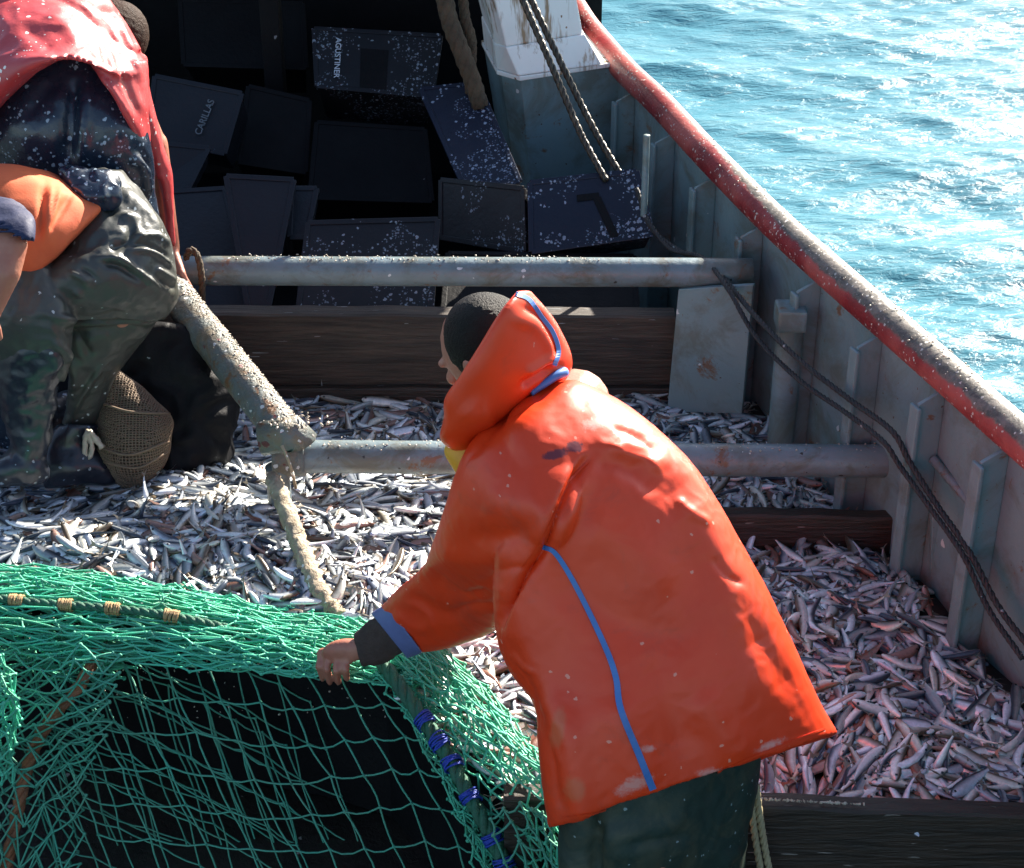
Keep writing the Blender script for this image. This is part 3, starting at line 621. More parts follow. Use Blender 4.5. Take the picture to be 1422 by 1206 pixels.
def build_fish():
    placed = []; layers = 4
    for lay in range(layers):
        n = (1500, 2300, 2500, 1900)[lay]; c = 0
        while c < n:
            X = rng.uniform(-1.75, 1.7); Y = rng.uniform(3.02, 5.08)
            if Y < near_edge(X) + 0.02 or X > HX(Y) - 0.075: continue
            if 4.17 < Y < 4.27 and X > 0.3: continue
            if abs(X / Y) > 0.40: continue
            c += 1
            fl = noise.noise(Vector((X * 2.6, Y * 2.6, 3.3))) * 5.2 + noise.noise(Vector((X * 7, Y * 7, 1.0))) * 1.6
            yaw = fl + rng.normal() * 0.28 + (math.pi if rng.random() < 0.5 else 0)
            if rng.random() < 0.12: yaw = rng.uniform(0, 6.28)
            e = 0.03; gxx = float(hgt(X + e, Y) - hgt(X - e, Y)) / (2 * e); gyy = float(hgt(X, Y + e) - hgt(X, Y - e)) / (2 * e)
            z = float(hgt(X, Y)) - 0.022 + lay * 0.0085 + rng.uniform(-0.004, 0.006)
            tilt = rng.normal() * (0.06, 0.07, 0.09, 0.13)[lay]
            if lay == 3 and rng.random() < 0.02: tilt = -abs(rng.normal() * 0.5 + 0.3)
            if lay == 3 and Y < 4.3 and X < 0 and rng.random() < 0.05: tilt = -abs(rng.normal() * 0.5 + 0.6)
            roll = rng.normal() * 0.5 + (math.pi if rng.random() < 0.5 else 0)
            nrm = Vector((-gxx, -gyy, 1)).to_track_quat('Z', 'Y').to_matrix().to_4x4()
            s = rng.uniform(0.82, 1.18)
            Mx = Matrix.Translation((X, Y, z)) @ nrm @ Matrix.Rotation(yaw, 4, 'Z') @ Matrix.Rotation(tilt, 4, 'Y') @ Matrix.Rotation(roll, 4, 'X') @ Matrix.Scale(s, 4)
            placed.append((lay, int(rng.integers(len(VAR))), Mx, s))
    # strays on the boards and under the pipe
    # the ones that show largest: top layers, in view, nearest, not behind a man or the net
    cand = []
    for i, (lay, v, Mx, s) in enumerate(placed):
        if lay < 3: continue
        p, d = proj([tuple(Mx.translation)]); x, y = p[0]
        if not (12 < x < 1410 and 560 < y < 1120): continue
        if any(poly_in(h, x, y) for h in HIDE): continue
        cand.append((s / d[0], i, x, y))
    cand.sort(reverse=True); top = {i: (x, y) for _, i, x, y in cand[:300]}
    Lb = dict(r=('silver blue anchovy in the shaded heap right of the orange jacket', 'anchovies heaped in the shade right of the orange jacket'),
              m=('silver anchovy in the sunlit heap between the green net and the orange sleeve and jacket', 'anchovies heaped in the sun left of the orange jacket'),
              l=('sun bleached anchovy in the heap above the green net, left of the crusted rope', 'anchovies heaped in the sun above the green net'))
    for i, (x, y) in top.items():
        lay, v, Mx, s = placed[i]; o = bpy.data.objects.new('anchovy', FM[v]); C.objects.link(o); o.matrix_world = Mx
        k = 'r' if x > 800 else ('m' if x > 430 else 'l'); tag(o, Lb[k][0], 'fish', Lb[k][1])
    co_l = []; q_l = []; t_l = []; c_l = []; base = 0
    for i, (lay, v, Mx, s) in enumerate(placed):
        if i in top: continue
        A = np.array(Mx); V = VAR[v][0] @ A[:3, :3].T + A[:3, 3]; co_l.append(V); c_l.append(VAR[v][2] * (0.8 + 0.4 * rng.random())); q_l.append(QF[v] + base); t_l.append(TF[v] + base); base += len(V)
    # bed under the fish
    bc, bf = FISHBED; co_l.append(bc); c_l.append(np.tile([0.03, 0.018, 0.016], (len(bc), 1)) * (0.6 + 0.9 * rng.random((len(bc), 1)))); q_l.append(bf + base)
    co = np.vstack(co_l); Q = np.vstack(q_l); T = np.vstack(t_l); cc = np.vstack(c_l)
    me = bpy.data.meshes.new('fish_heap'); me.vertices.add(len(co)); me.vertices.foreach_set('co', co.astype(np.float32).ravel())
    me.loops.add(Q.size + T.size); me.loops.foreach_set('vertex_index', np.concatenate([Q.ravel(), T.ravel()]).astype(np.int32)); me.polygons.add(len(Q) + len(T))
    me.polygons.foreach_set('loop_start', np.concatenate([np.arange(len(Q)) * 4, Q.size + np.arange(len(T)) * 3]).astype(np.int32))
    me.polygons.foreach_set('loop_total', np.concatenate([np.full(len(Q), 4), np.full(len(T), 3)]).astype(np.int32)); me.update(calc_edges=True)
    a = me.color_attributes.new('tint', 'FLOAT_COLOR', 'POINT'); a.data.foreach_set('color', np.hstack([np.clip(cc, 0, 1), np.ones((len(cc), 1))]).astype(np.float32).ravel())
    me.polygons.foreach_set('use_smooth', [True] * len(me.polygons))
    o = link('fish_heap', me, M['fish'], origin=(0, 4, -0.1)); tag(o, 'heaped catch of small silver anchovies covering the deck', 'fish', kind='stuff')
build_fish()
# retaining panels under the heap's near edge, their black painted in as shade
bm = bmesh.new(); E2 = [Vector((p.x, p.y + 0.01, 0)) for p in edge]; wall(bm, E2, -0.45, 0.005, 0.03); o = obj('shade_black_panel', bm, M['dark']); tag(o, 'pen panel behind the hanging green net, coloured black as shade', 'panel')

# ------------------------------------------------------------------ crates
def crate(label, px4, Ys, depth, mat, rec=None, text=None, taper=0.9, name='fish_crate', group='black fish crates piled in the bow'):
    f = [P(x, y, Y) for (x, y), Y in zip(px4, Ys)]; c = sum(f, Vector()) / 4; nrm = (f[1] - f[0]).cross(f[3] - f[0]).normalized()
    if nrm.dot(ray(711, 300)) < 0: nrm = -nrm
    root = thing(name, label, 'crate', c + nrm * depth / 2 - Vector((0, 0, 0.1)), group)
    bk = [c + nrm * depth + (p - c) * taper for p in f]; bm = bmesh.new()
    quadbox(bm, f, bk, 0.008)
    # lip round the front edge and stiffening ribs on the sides
    for i in range(4):
        a, b = f[i], f[(i + 1) % 4]; e = (b - a).normalized(); inw = ((c - (a + b) / 2)); inw = (inw - e * inw.dot(e)).normalized()
        A = [a + inw * 0.002 - inw * 0.012, b - inw * 0.010, b + inw * 0.010, a + inw * 0.010]
        A = [p + nrm * 0.010 for p in A]
        quadbox(bm, A, [p - nrm * 0.014 for p in A], 0.003)
    obj('body', bm, mat, root)
    def uv(u, v): return f[0].lerp(f[1], u).lerp(f[3].lerp(f[2], u), v)
    if rec:
        for (u0, v0, u1, v1, u2, v2, u3, v3) in rec:
            A = [uv(u0, v0) - nrm * 0.004, uv(u1, v1) - nrm * 0.004, uv(u2, v2) - nrm * 0.004, uv(u3, v3) - nrm * 0.004]
            bm = bmesh.new(); quadbox(bm, A, [p + nrm * 0.02 for p in A], 0.001); obj('handle_slot', bm, M['dark'], root)
    if text:
        s, u0, v0, u1, v1, hfrac, mt = text
        a, b = uv(u0, v0), uv(u1, v1); cu = bpy.data.curves.new('t', 'FONT'); cu.body = s; cu.size = 1; cu.extrude = 0.02; cu.offset = 0.012
        to = bpy.data.objects.new('t', cu); C.objects.link(to); dg = bpy.context.evaluated_depsgraph_get(); tm = bpy.data.meshes.new_from_object(to.evaluated_get(dg)); bpy.data.objects.remove(to)
        tc = getco(tm); wd = tc[:, 0].max() - tc[:, 0].min(); x0 = tc[:, 0].min(); ex_ = (b - a).normalized(); ez = -nrm; ey_ = ez.cross(ex_).normalized(); L = (b - a).length; H = L * hfrac
        new = [a + ex_ * ((p[0] - x0) / wd * L) + ey_ * (p[1] * H) + ez * (0.0125 + p[2] * 0.02) for p in tc]
        tm.vertices.foreach_set('co', [q for p in new for q in p]); tm.update(); tm.materials.clear(); link('lettering', tm, mt, root)
    return root
crate('black crate lettered AGUSTINER, highest at the back beside the hanging rope', [(436, 40), (612, 50), (600, 134), (440, 120)], (6.95, 6.95, 6.75, 6.75), 0.28, M['plast'],
      text=('AGUSTINER', 0.175, 0.16, 0.150, 0.86, 0.17, M['letter']), rec=[(0.37, 0.3, 0.6, 0.3, 0.6, 0.97, 0.37, 0.97)])
crate('black crate with faint lettering behind the red jacket', [(215, 106), (336, 130), (312, 214), (205, 192)], (6.5, 6.45, 6.3, 6.35), 0.26, M['plast2'],
      text=('CARILLAS', 0.66, 0.80, 0.73, 0.22, 0.26, M['letter2']))
crate('narrow crate standing aslant left of the grey pedestal, thick with scales', [(584, 124), (664, 116), (722, 252), (650, 272)], (6.5, 6.5, 5.95, 5.95), 0.07, M['plast3'], taper=0.97)
crate('blue black crate with handle slot at the foot of the two steel cables', [(736, 254), (884, 238), (906, 326), (738, 350)], (5.75, 5.75, 5.6, 5.6), 0.24, M['plast3'],
      rec=[(0.42, 0.26, 0.62, 0.26, 0.62, 0.36, 0.42, 0.36), (0.56, 0.34, 0.63, 0.32, 0.73, 0.95, 0.66, 0.97)])
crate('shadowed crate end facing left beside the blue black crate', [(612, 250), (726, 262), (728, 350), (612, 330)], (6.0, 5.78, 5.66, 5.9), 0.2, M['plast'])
crate('black crate strewn with scales just behind the far pipe, in the middle', [(428, 310), (608, 305), (598, 436), (414, 434)], (5.5, 5.5, 5.22, 5.22), 0.2, M['plast'])
crate('plain slate crate side tapering down behind the far pipe', [(314, 245), (408, 250), (372, 434), (345, 434)], (5.65, 5.65, 5.28, 5.28), 0.1, M['plast2'], taper=0.98)
crate('plain slate crate behind the red sleeve and the far pipe', [(190, 270), (312, 262), (352, 434), (190, 434)], (5.8, 5.8, 5.36, 5.36), 0.12, M['plast2'], taper=0.98)
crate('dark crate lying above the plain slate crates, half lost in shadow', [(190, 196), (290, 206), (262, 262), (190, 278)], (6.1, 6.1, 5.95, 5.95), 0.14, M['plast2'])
crate('narrow dark crate wedged between the slate crate and the scaly one', [(405, 262), (440, 262), (425, 330), (402, 330)], (5.7, 5.7, 5.55, 5.55), 0.1, M['plast2'])
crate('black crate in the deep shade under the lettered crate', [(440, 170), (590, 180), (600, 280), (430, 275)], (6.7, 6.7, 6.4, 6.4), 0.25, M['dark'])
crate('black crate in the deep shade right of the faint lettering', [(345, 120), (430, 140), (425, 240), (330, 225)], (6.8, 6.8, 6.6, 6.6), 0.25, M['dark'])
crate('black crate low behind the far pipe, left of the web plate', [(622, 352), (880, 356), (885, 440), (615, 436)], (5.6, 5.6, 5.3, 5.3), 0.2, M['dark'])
crate('black crate at the very back of the bow', [(250, 0), (420, 5), (425, 95), (255, 90)], (7.4, 7.4, 7.2, 7.2), 0.3, M['dark'])

# ------------------------------------------------------------------ ropes, cables
def ropething(name, label, cat, pts, r, mat, n=40, pitch=None, group=None, strands=3):
    bm = bmesh.new(); rope(bm, crv(pts, n), r, pitch, strands); o = obj(name, bm, mat, None, True); tag(o, label, cat, group); return o
ropething('steel_cable', 'left one of two taut steel cables running down past the white gallows foot', 'cable', [P(690, -90, 6.1), P(726, 0, 6.02), P(768, 96, 5.92), P(806, 185, 5.82), P(842, 252, 5.72)], 0.0125, M['steel'])
ropething('steel_cable', 'right one of two taut steel cables running down past the white gallows foot', 'cable', [P(700, -90, 6.16), P(738, 0, 6.08), P(785, 100, 5.97), P(826, 182, 5.87), P(866, 250, 5.77)], 0.0125, M['steel'])
ropething('black_rope', 'upper slack black rope drooping along the inside of the bulwark', 'rope', [P(884, 262, 5.6), P(905, 318, 5.5), P(950, 352, 5.3), P(985, 365, 5.12), P(1050, 440, 4.75), P(1110, 500, 4.5), P(1180, 555, 4.28), P(1238, 598, 4.06), P(1262, 640, 3.99), P(1300, 700, 3.86), P(1345, 765, 3.68), P(1385, 840, 3.56), P(1430, 900, 3.42)], 0.0085, M['blackrope'], 90)
ropething('black_rope', 'lower slack black rope drooping further down the bulwark and crossing the near pipe', 'rope', [P(895, 300, 5.55), P(930, 345, 5.36), P(975, 358, 5.12), P(1010, 400, 4.9), P(1050, 468, 4.72), P(1110, 528, 4.46), P(1170, 570, 4.27), P(1225, 612, 4.06), P(1250, 648, 3.99), P(1292, 706, 3.85), P(1338, 772, 3.67), P(1372, 845, 3.56), P(1420, 915, 3.41)], 0.0078, M['blackrope'], 90)
ropething('brown_rope', 'old brown rope hung in a bundle left of the white gallows foot', 'rope', [P(608, -60, 6.5), P(622, 20, 6.45), P(640, 70, 6.42), P(655, 110, 6.4), P(668, 150, 6.38)], 0.034, M['oldrope'], 30, strands=5)
ropething('brown_rope', 'straggling frayed brown rope end beside the hanging bundle', 'rope', [P(640, -60, 6.55), P(645, 20, 6.5), P(655, 60, 6.48), P(652, 130, 6.45)], 0.02, M['oldrope'], 24, strands=4)
ropething('small_rope', 'short grey rope looped over the left end of the far pipe', 'rope', [P(258, 360, 5.0), P(264, 347, 4.99), P(274, 355, 4.98), P(280, 385, 4.97), P(281, 425, 4.98), P(282, 450, 5.0)], 0.011, M['oldrope'], 24)
ropething('straw_rope', 'left strand of straw coloured rope hanging behind the green trousers', 'rope', [P(1044, 1095, 3.0), P(1047, 1150, 2.985), P(1058, 1215, 2.97), P(1078, 1300, 2.95)], 0.0085, M['yrope'], 24)
ropething('straw_rope', 'right strand of straw coloured rope hanging behind the green trousers', 'rope', [P(1050, 1090, 3.0), P(1056, 1140, 2.985), P(1070, 1215, 2.97), P(1096, 1300, 2.95)], 0.0085, M['yrope'], 24)
# crusted rope across the sunlit heap
bm = bmesh.new(); L_ = crv([P(378, 664, 4.18), P(395, 700, 4.06), P(418, 762, 3.9), P(442, 818, 3.76), P(470, 860, 3.68)], 60); tube(bm, L_, 0.026, 14, jit=0.22, rf=lambda t: 0.85 + 0.25 * t)
o = obj('crusted_rope', bm, M['crust'], None, True); tag(o, 'thick rope crusted with scales lying across the fish from pipe to net', 'rope')

# ------------------------------------------------------------------ brown sack net and tarpaulin
bm = bmesh.new(); loft(bm, [((178, 450), (300, 470), 4.75, 0.08), ((170, 490), (318, 510), 4.72, 0.12), ((165, 550), (322, 570), 4.68, 0.15), ((160, 620), (318, 630), 4.62, 0.16), ((160, 660), (310, 650), 4.6, 0.16)], 20)
me = fuse(bm, 0.01, 3); crumple(me, 0.03, 5, 3); crumple(me, 0.012, 14, 3, True); o = link('black_tarpaulin', me, M['dark']); tag(o, 'black tarpaulin mound between the brown net sack and the diagonal strut', 'tarpaulin')
bm = bmesh.new(); loft(bm, [((150, 505), (166, 512), 4.56, 0.02), ((138, 540), (205, 545), 4.54, 0.07), ((132, 580), (240, 580), 4.5, 0.11), ((134, 630), (236, 620), 4.46, 0.12), ((150, 665), (220, 655), 4.44, 0.10), ((165, 685), (200, 680), 4.43, 0.05)], 24)
me = fuse(bm, 0.01, 5); crumple(me, 0.012, 8, 5); sack_b = bvh_of(me)
sack = thing('net_sack', 'small brown fine meshed net sack slumped behind the green trousers and boots', 'net sack', PZ(185, 680, 0.0))
me2 = me.copy(); co_ = getco(me2); no_ = getno(me2); me2.vertices.foreach_set('co', (co_ - no_ * 0.008).ravel()); me2.update()
link('stuffing', me2, M['oldrope'], sack); mesh = link('netting', me, M['sack'], sack)
wm = mesh.modifiers.new('w', 'WIREFRAME'); wm.thickness = 0.0042; wm.use_replace = True
bm = bmesh.new()
for l in ([(140, 560), (180, 572), (235, 575)], [(134, 620), (180, 632), (236, 612)], [(138, 640), (190, 650), (232, 628)], [(150, 512), (140, 545), (134, 590)]):
    pts = [onto(sack_b, x, y, 0.004) for x, y in cr(l, 14)]; pts = [p for p in pts if p]
    if len(pts) > 3: tube(bm, pts, 0.004, 6)
obj('draw_cord', bm, M['sack'], sack, True)

# ------------------------------------------------------------------ the green net
def surf(ctrl):
    A = np.array([[tuple(P(x, y, Y)) for x, y, Y in row] for row in ctrl])
    def f(u, v):
        nr, nc = A.shape[:2]; rowpts = []
        def c1(arr, t):
            k = len(arr); t = min(max(t, 0), 1) * (k - 1); i = min(int(t), k - 2); g = t - i
            a = arr[i - 1] if i > 0 else 2 * arr[0] - arr[1]; b = arr[i]; c = arr[i + 1]; d = arr[i + 2] if i + 2 < k else 2 * arr[-1] - arr[-2]
            return 0.5 * (2 * b + (c - a) * g + (2 * a - 5 * b + 4 * c - d) * g * g + (3 * b - a - 3 * c + d) * g ** 3)
        col = np.array([c1(A[r], u) for r in range(nr)]); return Vector(c1(col, v))
    return f
NV = []; NF = []
def strand(a, b, r, sag=0.0, side=None):
    """one twine bar between two knots"""
    k = 4; pts = []
    for i in range(k):
        t = i / (k - 1); p = a.lerp(b, t) + (side or Vector((0, 0, -1))) * sag * 4 * t * (1 - t); pts.append(p)
    d = (b - a).normalized(); u, v = basis(d); base = len(NV); n = 5
    for i, p in enumerate(pts):
        for j in range(n):
            q = 2 * math.pi * j / n; NV.append(p + (u * math.cos(q) + v * math.sin(q)) * r)
    for i in range(k - 1):
        for j in range(n): NF.append((base + i * n + j, base + i * n + (j + 1) % n, base + (i + 1) * n + (j + 1) % n, base + (i + 1) * n + j))
def knot(p, r):
    base = len(NV); ax = [Vector((random.gauss(0, 1), random.gauss(0, 1), random.gauss(0, 1))).normalized()]; u, v = basis(ax[0]); s = r * 1.15
    for k, (h, rr) in enumerate(((-1.2, .5), (-.4, 1.1), (.5, 1.05), (1.2, .45))):
        for j in range(5):
            q = 2 * math.pi * j / 5; NV.append(p + ax[0] * h * s + (u * math.cos(q) + v * math.sin(q)) * s * rr)
    for i in range(3):
        for j in range(5): NF.append((base + i * 5 + j, base + i * 5 + (j + 1) % 5, base + (i + 1) * 5 + (j + 1) % 5, base + (i + 1) * 5 + j))
def grid_net(ctrl, nu, nv, r, jit=0.006, sag=0.006, ou=0.0, ov=0.0):
    f = surf(ctrl); K = {}
    for i in range(nu + 1):
        for j in range(nv + 1):
            K[i, j] = f((i + ou) / nu, (j + ov) / nv) + Vector([random.gauss(0, jit) for _ in range(3)])
    for (i, j), p in K.items():
        knot(p, r * 1.35)
        if (i + 1, j) in K: strand(p, K[i + 1, j], r, sag * random.uniform(0.5, 1.6))
        if (i, j + 1) in K: strand(p, K[i, j + 1], r, sag * random.uniform(-0.6, 0.6), Vector((1, 0, 0)))
def diamond_net(ctrl, nu, nv, r, jit=0.004, sag=0.003, skip=0.0, ju=0.0):
    f = surf(ctrl); K = {}
    off = [random.gauss(0, ju) for _ in range(nv + 1)]
    for j in range(nv + 1):
        for i in range(nu + 1):
            u = (i + 0.5 * (j % 2) + off[j] + random.gauss(0, ju * .5)) / (nu + 0.5); K[i, j] = f(u, j / nv) + Vector([random.gauss(0, jit) for _ in range(3)])
    for (i, j), p in K.items():
        knot(p, r * 1.4)
        for di in ((0, 1) if j % 2 else (-1, 0)):
            q = K.get((i + di, j + 1))
            if q is not None and random.random() > skip: strand(p, q, r, sag * random.uniform(-1, 1.5))
def flush(name, mat, parent, label=None):
    global NV, NF
    me = mesh_np([tuple(v) for v in NV], NF); o = link(name, me, mat, parent); NV = []; NF = []
    if label: o['label'] = label
    return o
net = thing('fishing_net', 'green trawl net draped over the near edge of the fish, held in one hand', 'fishing net', PZ(300, 1000, -0.2))
CUR = [[(40, 905, 3.62), (200, 915, 3.58), (340, 930, 3.55), (450, 940, 3.50), (548, 925, 3.44)],
       [(70, 1000, 3.50), (235, 1005, 3.46), (375, 1020, 3.42), (492, 1015, 3.38), (590, 1012, 3.32)],
       [(105, 1085, 3.42), (280, 1100, 3.36), (420, 1110, 3.34), (535, 1095, 3.28), (636, 1100, 3.22)],
       [(140, 1170, 3.34), (325, 1190, 3.30), (465, 1195, 3.26), (575, 1185, 3.22), (680, 1190, 3.16)],
       [(170, 1280, 3.28), (365, 1300, 3.24), (505, 1300, 3.20), (610, 1290, 3.16), (720, 1290, 3.10)]]
grid_net(CUR, 10, 7, 0.0027, 0.005, 0.012)
flush('hanging_netting', M['net2'], net)
# second and third layers hang behind on the left
def shift(ctrl, dx, dy, dY): return [[(x + dx, y + dy, Y + dY) for x, y, Y in row] for row in ctrl]
C2 = [[(30, 905, 3.66), (160, 915, 3.64), (300, 930, 3.6), (400, 945, 3.57)], [(50, 1010, 3.56), (190, 1010, 3.54), (330, 1030, 3.5), (440, 1050, 3.46)],
      [(80, 1100, 3.50), (230, 1105, 3.46), (375, 1130, 3.42), (480, 1150, 3.38)], [(120, 1210, 3.42), (270, 1220, 3.38), (420, 1240, 3.34), (540, 1260, 3.3)], [(150, 1320, 3.36), (310, 1320, 3.32), (460, 1340, 3.3), (590, 1360, 3.24)]]
C2 = [[(x, y - 40 + 0.34 * (x - 20), Y) for x, y, Y in row] for row in C2]
grid_net(C2, 8, 9, 0.0024, 0.004, 0.008); grid_net(shift(C2, -46, -34, -0.05), 8, 8, 0.0024, 0.004, 0.010)
grid_net(shift(C2, 30, -60, 0.05), 6, 7, 0.0024, 0.005, 0.006)
flush('inner_netting', M['net2'], net)
BAND = [[(-60, 778, 3.82), (150, 798, 3.79), (350, 836, 3.72), (500, 860, 3.66), (610, 898, 3.54)],
        [(-60, 815, 3.70), (150, 832, 3.67), (350, 862, 3.61), (500, 885, 3.56), (605, 920, 3.46)],
        [(-60, 860, 3.60), (150, 876, 3.57), (350, 896, 3.52), (480, 915, 3.48), (590, 935, 3.40)],
        [(-60, 905, 3.55), (130, 915, 3.52), (340, 930, 3.48), (470, 940, 3.44), (575, 950, 3.37)]]
for k in range(4):
    diamond_net(shift(BAND, random.uniform(-10, 10), (0, -3, 3, 1)[k], (0, .03, -.02, .05)[k]), 16 - k, 26, 0.0027, 0.005, 0.005, 0.05, 0.22)
diamond_net([[(-60, 850, 3.72), (60, 862, 3.70), (200, 878, 3.66)], [(-60, 890, 3.66), (60, 905, 3.64), (190, 910, 3.6)], [(-60, 930, 3.62), (50, 945, 3.60), (170, 945, 3.58)]], 8, 10, 0.003, 0.007, 0.006, 0, 0.3)
flush('bunched_top_netting', M['net'], net)
SIDE = [[(505, 905, 3.46), (560, 990, 3.34), (612, 1085, 3.20), (655, 1180, 3.10), (690, 1290, 3.0)],
        [(540, 900, 3.48), (600, 985, 3.34), (652, 1080, 3.20), (700, 1180, 3.08), (730, 1290, 2.98)],
        [(575, 895, 3.50), (650, 980, 3.31), (712, 1075, 3.10), (755, 1180, 3.0), (785, 1290, 2.98)],
        [(608, 898, 3.53), (698, 985, 3.31), (768, 1080, 3.07), (800, 1180, 2.97), (830, 1290, 2.90)]]
for k in range(4):
    diamond_net(shift(SIDE, random.uniform(-8, 8), 0, (0, .03, -.03, .05)[k]), 13 - k, 16, 0.0028, 0.006, 0.005, 0.06, 0.25)
flush('side_netting', M['net'], net)
LB = [[(-40, 905, 3.60), (40, 915, 3.56), (110, 900, 3.56), (165, 905, 3.56)], [(-40, 1000, 3.5), (20, 1000, 3.46), (85, 990, 3.46), (150, 985, 3.48)],
      [(-50, 1100, 3.42), (0, 1100, 3.38), (60, 1090, 3.40), (120, 1085, 3.42)], [(-60, 1280, 3.3), (-20, 1280, 3.28), (30, 1280, 3.3), (90, 1280, 3.32)]]
for k in range(3): diamond_net([list(c) for c in zip(*shift(LB, random.uniform(-8, 8), 0, -.03 * k))], 10, 9, 0.0028, 0.007, 0.006, 0.05, 0.2)
flush('left_bunch_netting', M['net2'], net)
FB = [[(-60, 900, 3.42), (-20, 905, 3.40), (8, 925, 3.40), (14, 960, 3.40)], [(-60, 980, 3.36), (-15, 985, 3.32), (12, 985, 3.32), (22, 1000, 3.34)], [(-60, 1090, 3.3), (-25, 1085, 3.28), (2, 1085, 3.28), (14, 1080, 3.3)]]
for k in range(2): diamond_net([list(c) for c in zip(*shift(FB, 2 * k, 0, -.02 * k))], 7, 8, 0.003, 0.006, 0.005, 0, 0.2)
flush('front_bunch_netting', M['net'], net)
# green twines straying at lower right
f = surf([[(700, 1090, 3.02), (780, 1120, 3.0), (850, 1190, 2.97)], [(690, 1180, 2.96), (770, 1200, 2.95), (830, 1260, 2.93)], [(700, 1300, 2.9), (760, 1300, 2.9), (820, 1330, 2.9)]])
grid_net([[(670, 1120, 3.04), (720, 1120, 3.0), (775, 1150, 2.96)], [(700, 1190, 2.98), (760, 1190, 2.95), (830, 1230, 2.9)], [(720, 1280, 2.92), (780, 1290, 2.9), (860, 1300, 2.88)]], 5, 4, 0.003, 0.012, 0.012)
flush('loose_netting', M['net2'], net)
# headrope with tan lashings; footrope with blue lashings; orange rope
def lashed(name, pts, r, mat, lash, lmat, lname, width, wrap=1.18):
    Lp = crv(pts, 60); bm = bmesh.new(); rope(bm, Lp, r, r * 6); o = obj(name, bm, mat, net, True)
    A = np.array([tuple(p) for p in Lp]); px, _ = proj(A)
    for lx, ly in lash:
        i = int(np.argmin(np.hypot(px[:, 0] - lx, px[:, 1] - ly))); i = min(max(i, 1), 58); d = (Lp[i + 1] - Lp[i - 1]).normalized()
        bm = bmesh.new(); n = 9
        for k in range(n):
            c = Lp[i] + d * (k / (n - 1) - 0.5) * width; u, v = basis((d + Vector((random.gauss(0, .12), random.gauss(0, .12), random.gauss(0, .12)))).normalized())
            rr = r * wrap * random.uniform(0.97, 1.1); ring = [c + (u * math.cos(2 * math.pi * j / 12) + v * math.sin(2 * math.pi * j / 12)) * rr for j in range(13)]
            tube(bm, ring, width / n * 0.85, 5, False)
        obj(lname, bm, lmat, o, True)
    return o
lashed('headrope', [P(-60, 826, 3.645), P(60, 838, 3.637), P(160, 846, 3.617), P(240, 856, 3.592), P(330, 876, 3.575)], 0.012, M['headrope'], [(25, 833), (88, 840), (158, 847), (238, 856)], M['tan'], 'tan_lashing', 0.032)
lashed('footrope', [P(520, 905, 3.44), P(560, 960, 3.34), P(592, 1005, 3.27), P(622, 1050, 3.2), P(652, 1105, 3.11), P(684, 1165, 3.04), P(710, 1225, 2.98), P(730, 1290, 2.92)], 0.019, M['headrope'], [(585, 1000), (612, 1032), (628, 1058), (655, 1102), (686, 1165), (703, 1200)], M['blue'], 'blue_lashing', 0.024)
bm = bmesh.new(); rope(bm, crv([P(138, 902, 3.56), P(112, 950, 3.48), P(66, 1005, 3.44), P(40, 1060, 3.41), P(26, 1120, 3.36), P(4, 1230, 3.31)], 50), 0.017, 0.14); obj('orange_rope', bm, M['orrope'], net, True)
# scraps of fish caught in the net, on pipes, strut and rail
def scraps():
    V = []; F = []
    def chip(p, s):
        b = len(V); n = 6; u, v = basis(Vector((random.gauss(0, 1), random.gauss(0, 1), random.gauss(0, 1) + 0.8)).normalized()); wn = u.cross(v)
        for k in range(n):
            a = 2 * math.pi * k / n; rr = s * random.uniform(0.55, 1.2); V.append(p + u * math.cos(a) * rr * 1.5 + v * math.sin(a) * rr)
        V.append(p + wn * s * 0.55); V.append(p - wn * s * 0.55)
        for k in range(n): F.append((b + k, b + (k + 1) % n, b + n)); F.append((b + (k + 1) % n, b + k, b + n + 1))
    up = Vector((0, 0, 1))
    for k in range(260):   # top of far pipe
        t = random.random(); p = a1.lerp(b1, 0.12 + 0.62 * t ** 1.1); chip(p + Vector((0, random.gauss(0, .012), 0.046)), random.uniform(.0015, .004))
    for k in range(300): p = a2.lerp(b2, random.random()); chip(p + Vector((0, random.gauss(0, .014), 0.046)), random.uniform(.0015, .004))
    d = (s1 - s0).normalized(); sd = Vector((0.75, -0.1, 0.66)); sd = (sd - d * sd.dot(d)).normalized(); s2_ = d.cross(sd)
    for k in range(900):
        p = s0.lerp(s1, random.random() ** 0.8); a = random.gauss(0.1, 0.36); chip(p + (sd * math.cos(a) + s2_ * math.sin(a)) * 0.054, random.uniform(.0012, .004))
    for k in range(300):
        i = random.randrange(4, 50); p = RC[i]; a = random.gauss(0, .6); chip(p + Vector((math.sin(a) * 0.9, 0, math.cos(a))) * 0.056, random.uniform(.0015, .0035))
    for k in range(50):   # heap at the foot of the strut
        q = s1 + Vector((random.gauss(0, .05), random.gauss(0, .02), 0.055 + abs(random.gauss(0, .006)))); chip(q + Vector((-.0, -0.0, 0)), random.uniform(.003, .007))
    for k in range(500):   # on the net
        x = random.uniform(0, 600); y = random.uniform(850, 935) if random.random() < .88 else random.uniform(930, 1010); Yq = 3.7 - (y - 850) / 300 * .4; chip(P(x, y, Yq), random.uniform(.001, .0035))
    for k in range(90): chip(P(random.gauss(430, 60), random.gauss(868, 9), 3.68), random.uniform(.004, .010))
    for k in range(90): x = random.uniform(1045, 1200); chip(P(x, 1109 + (x - 1045) * 0.055, 3.045), random.uniform(.0015, .005))  # pale chips laid as the sunlit strip on the near board's edge
    T = np.array(F); me = mesh_np([tuple(v) for v in V], T, False); o = link('fish_scraps', me, M['scale']); tag(o, 'pale scraps and scales stuck to pipes, rail, strut and net', 'scraps', kind='stuff')
scraps()

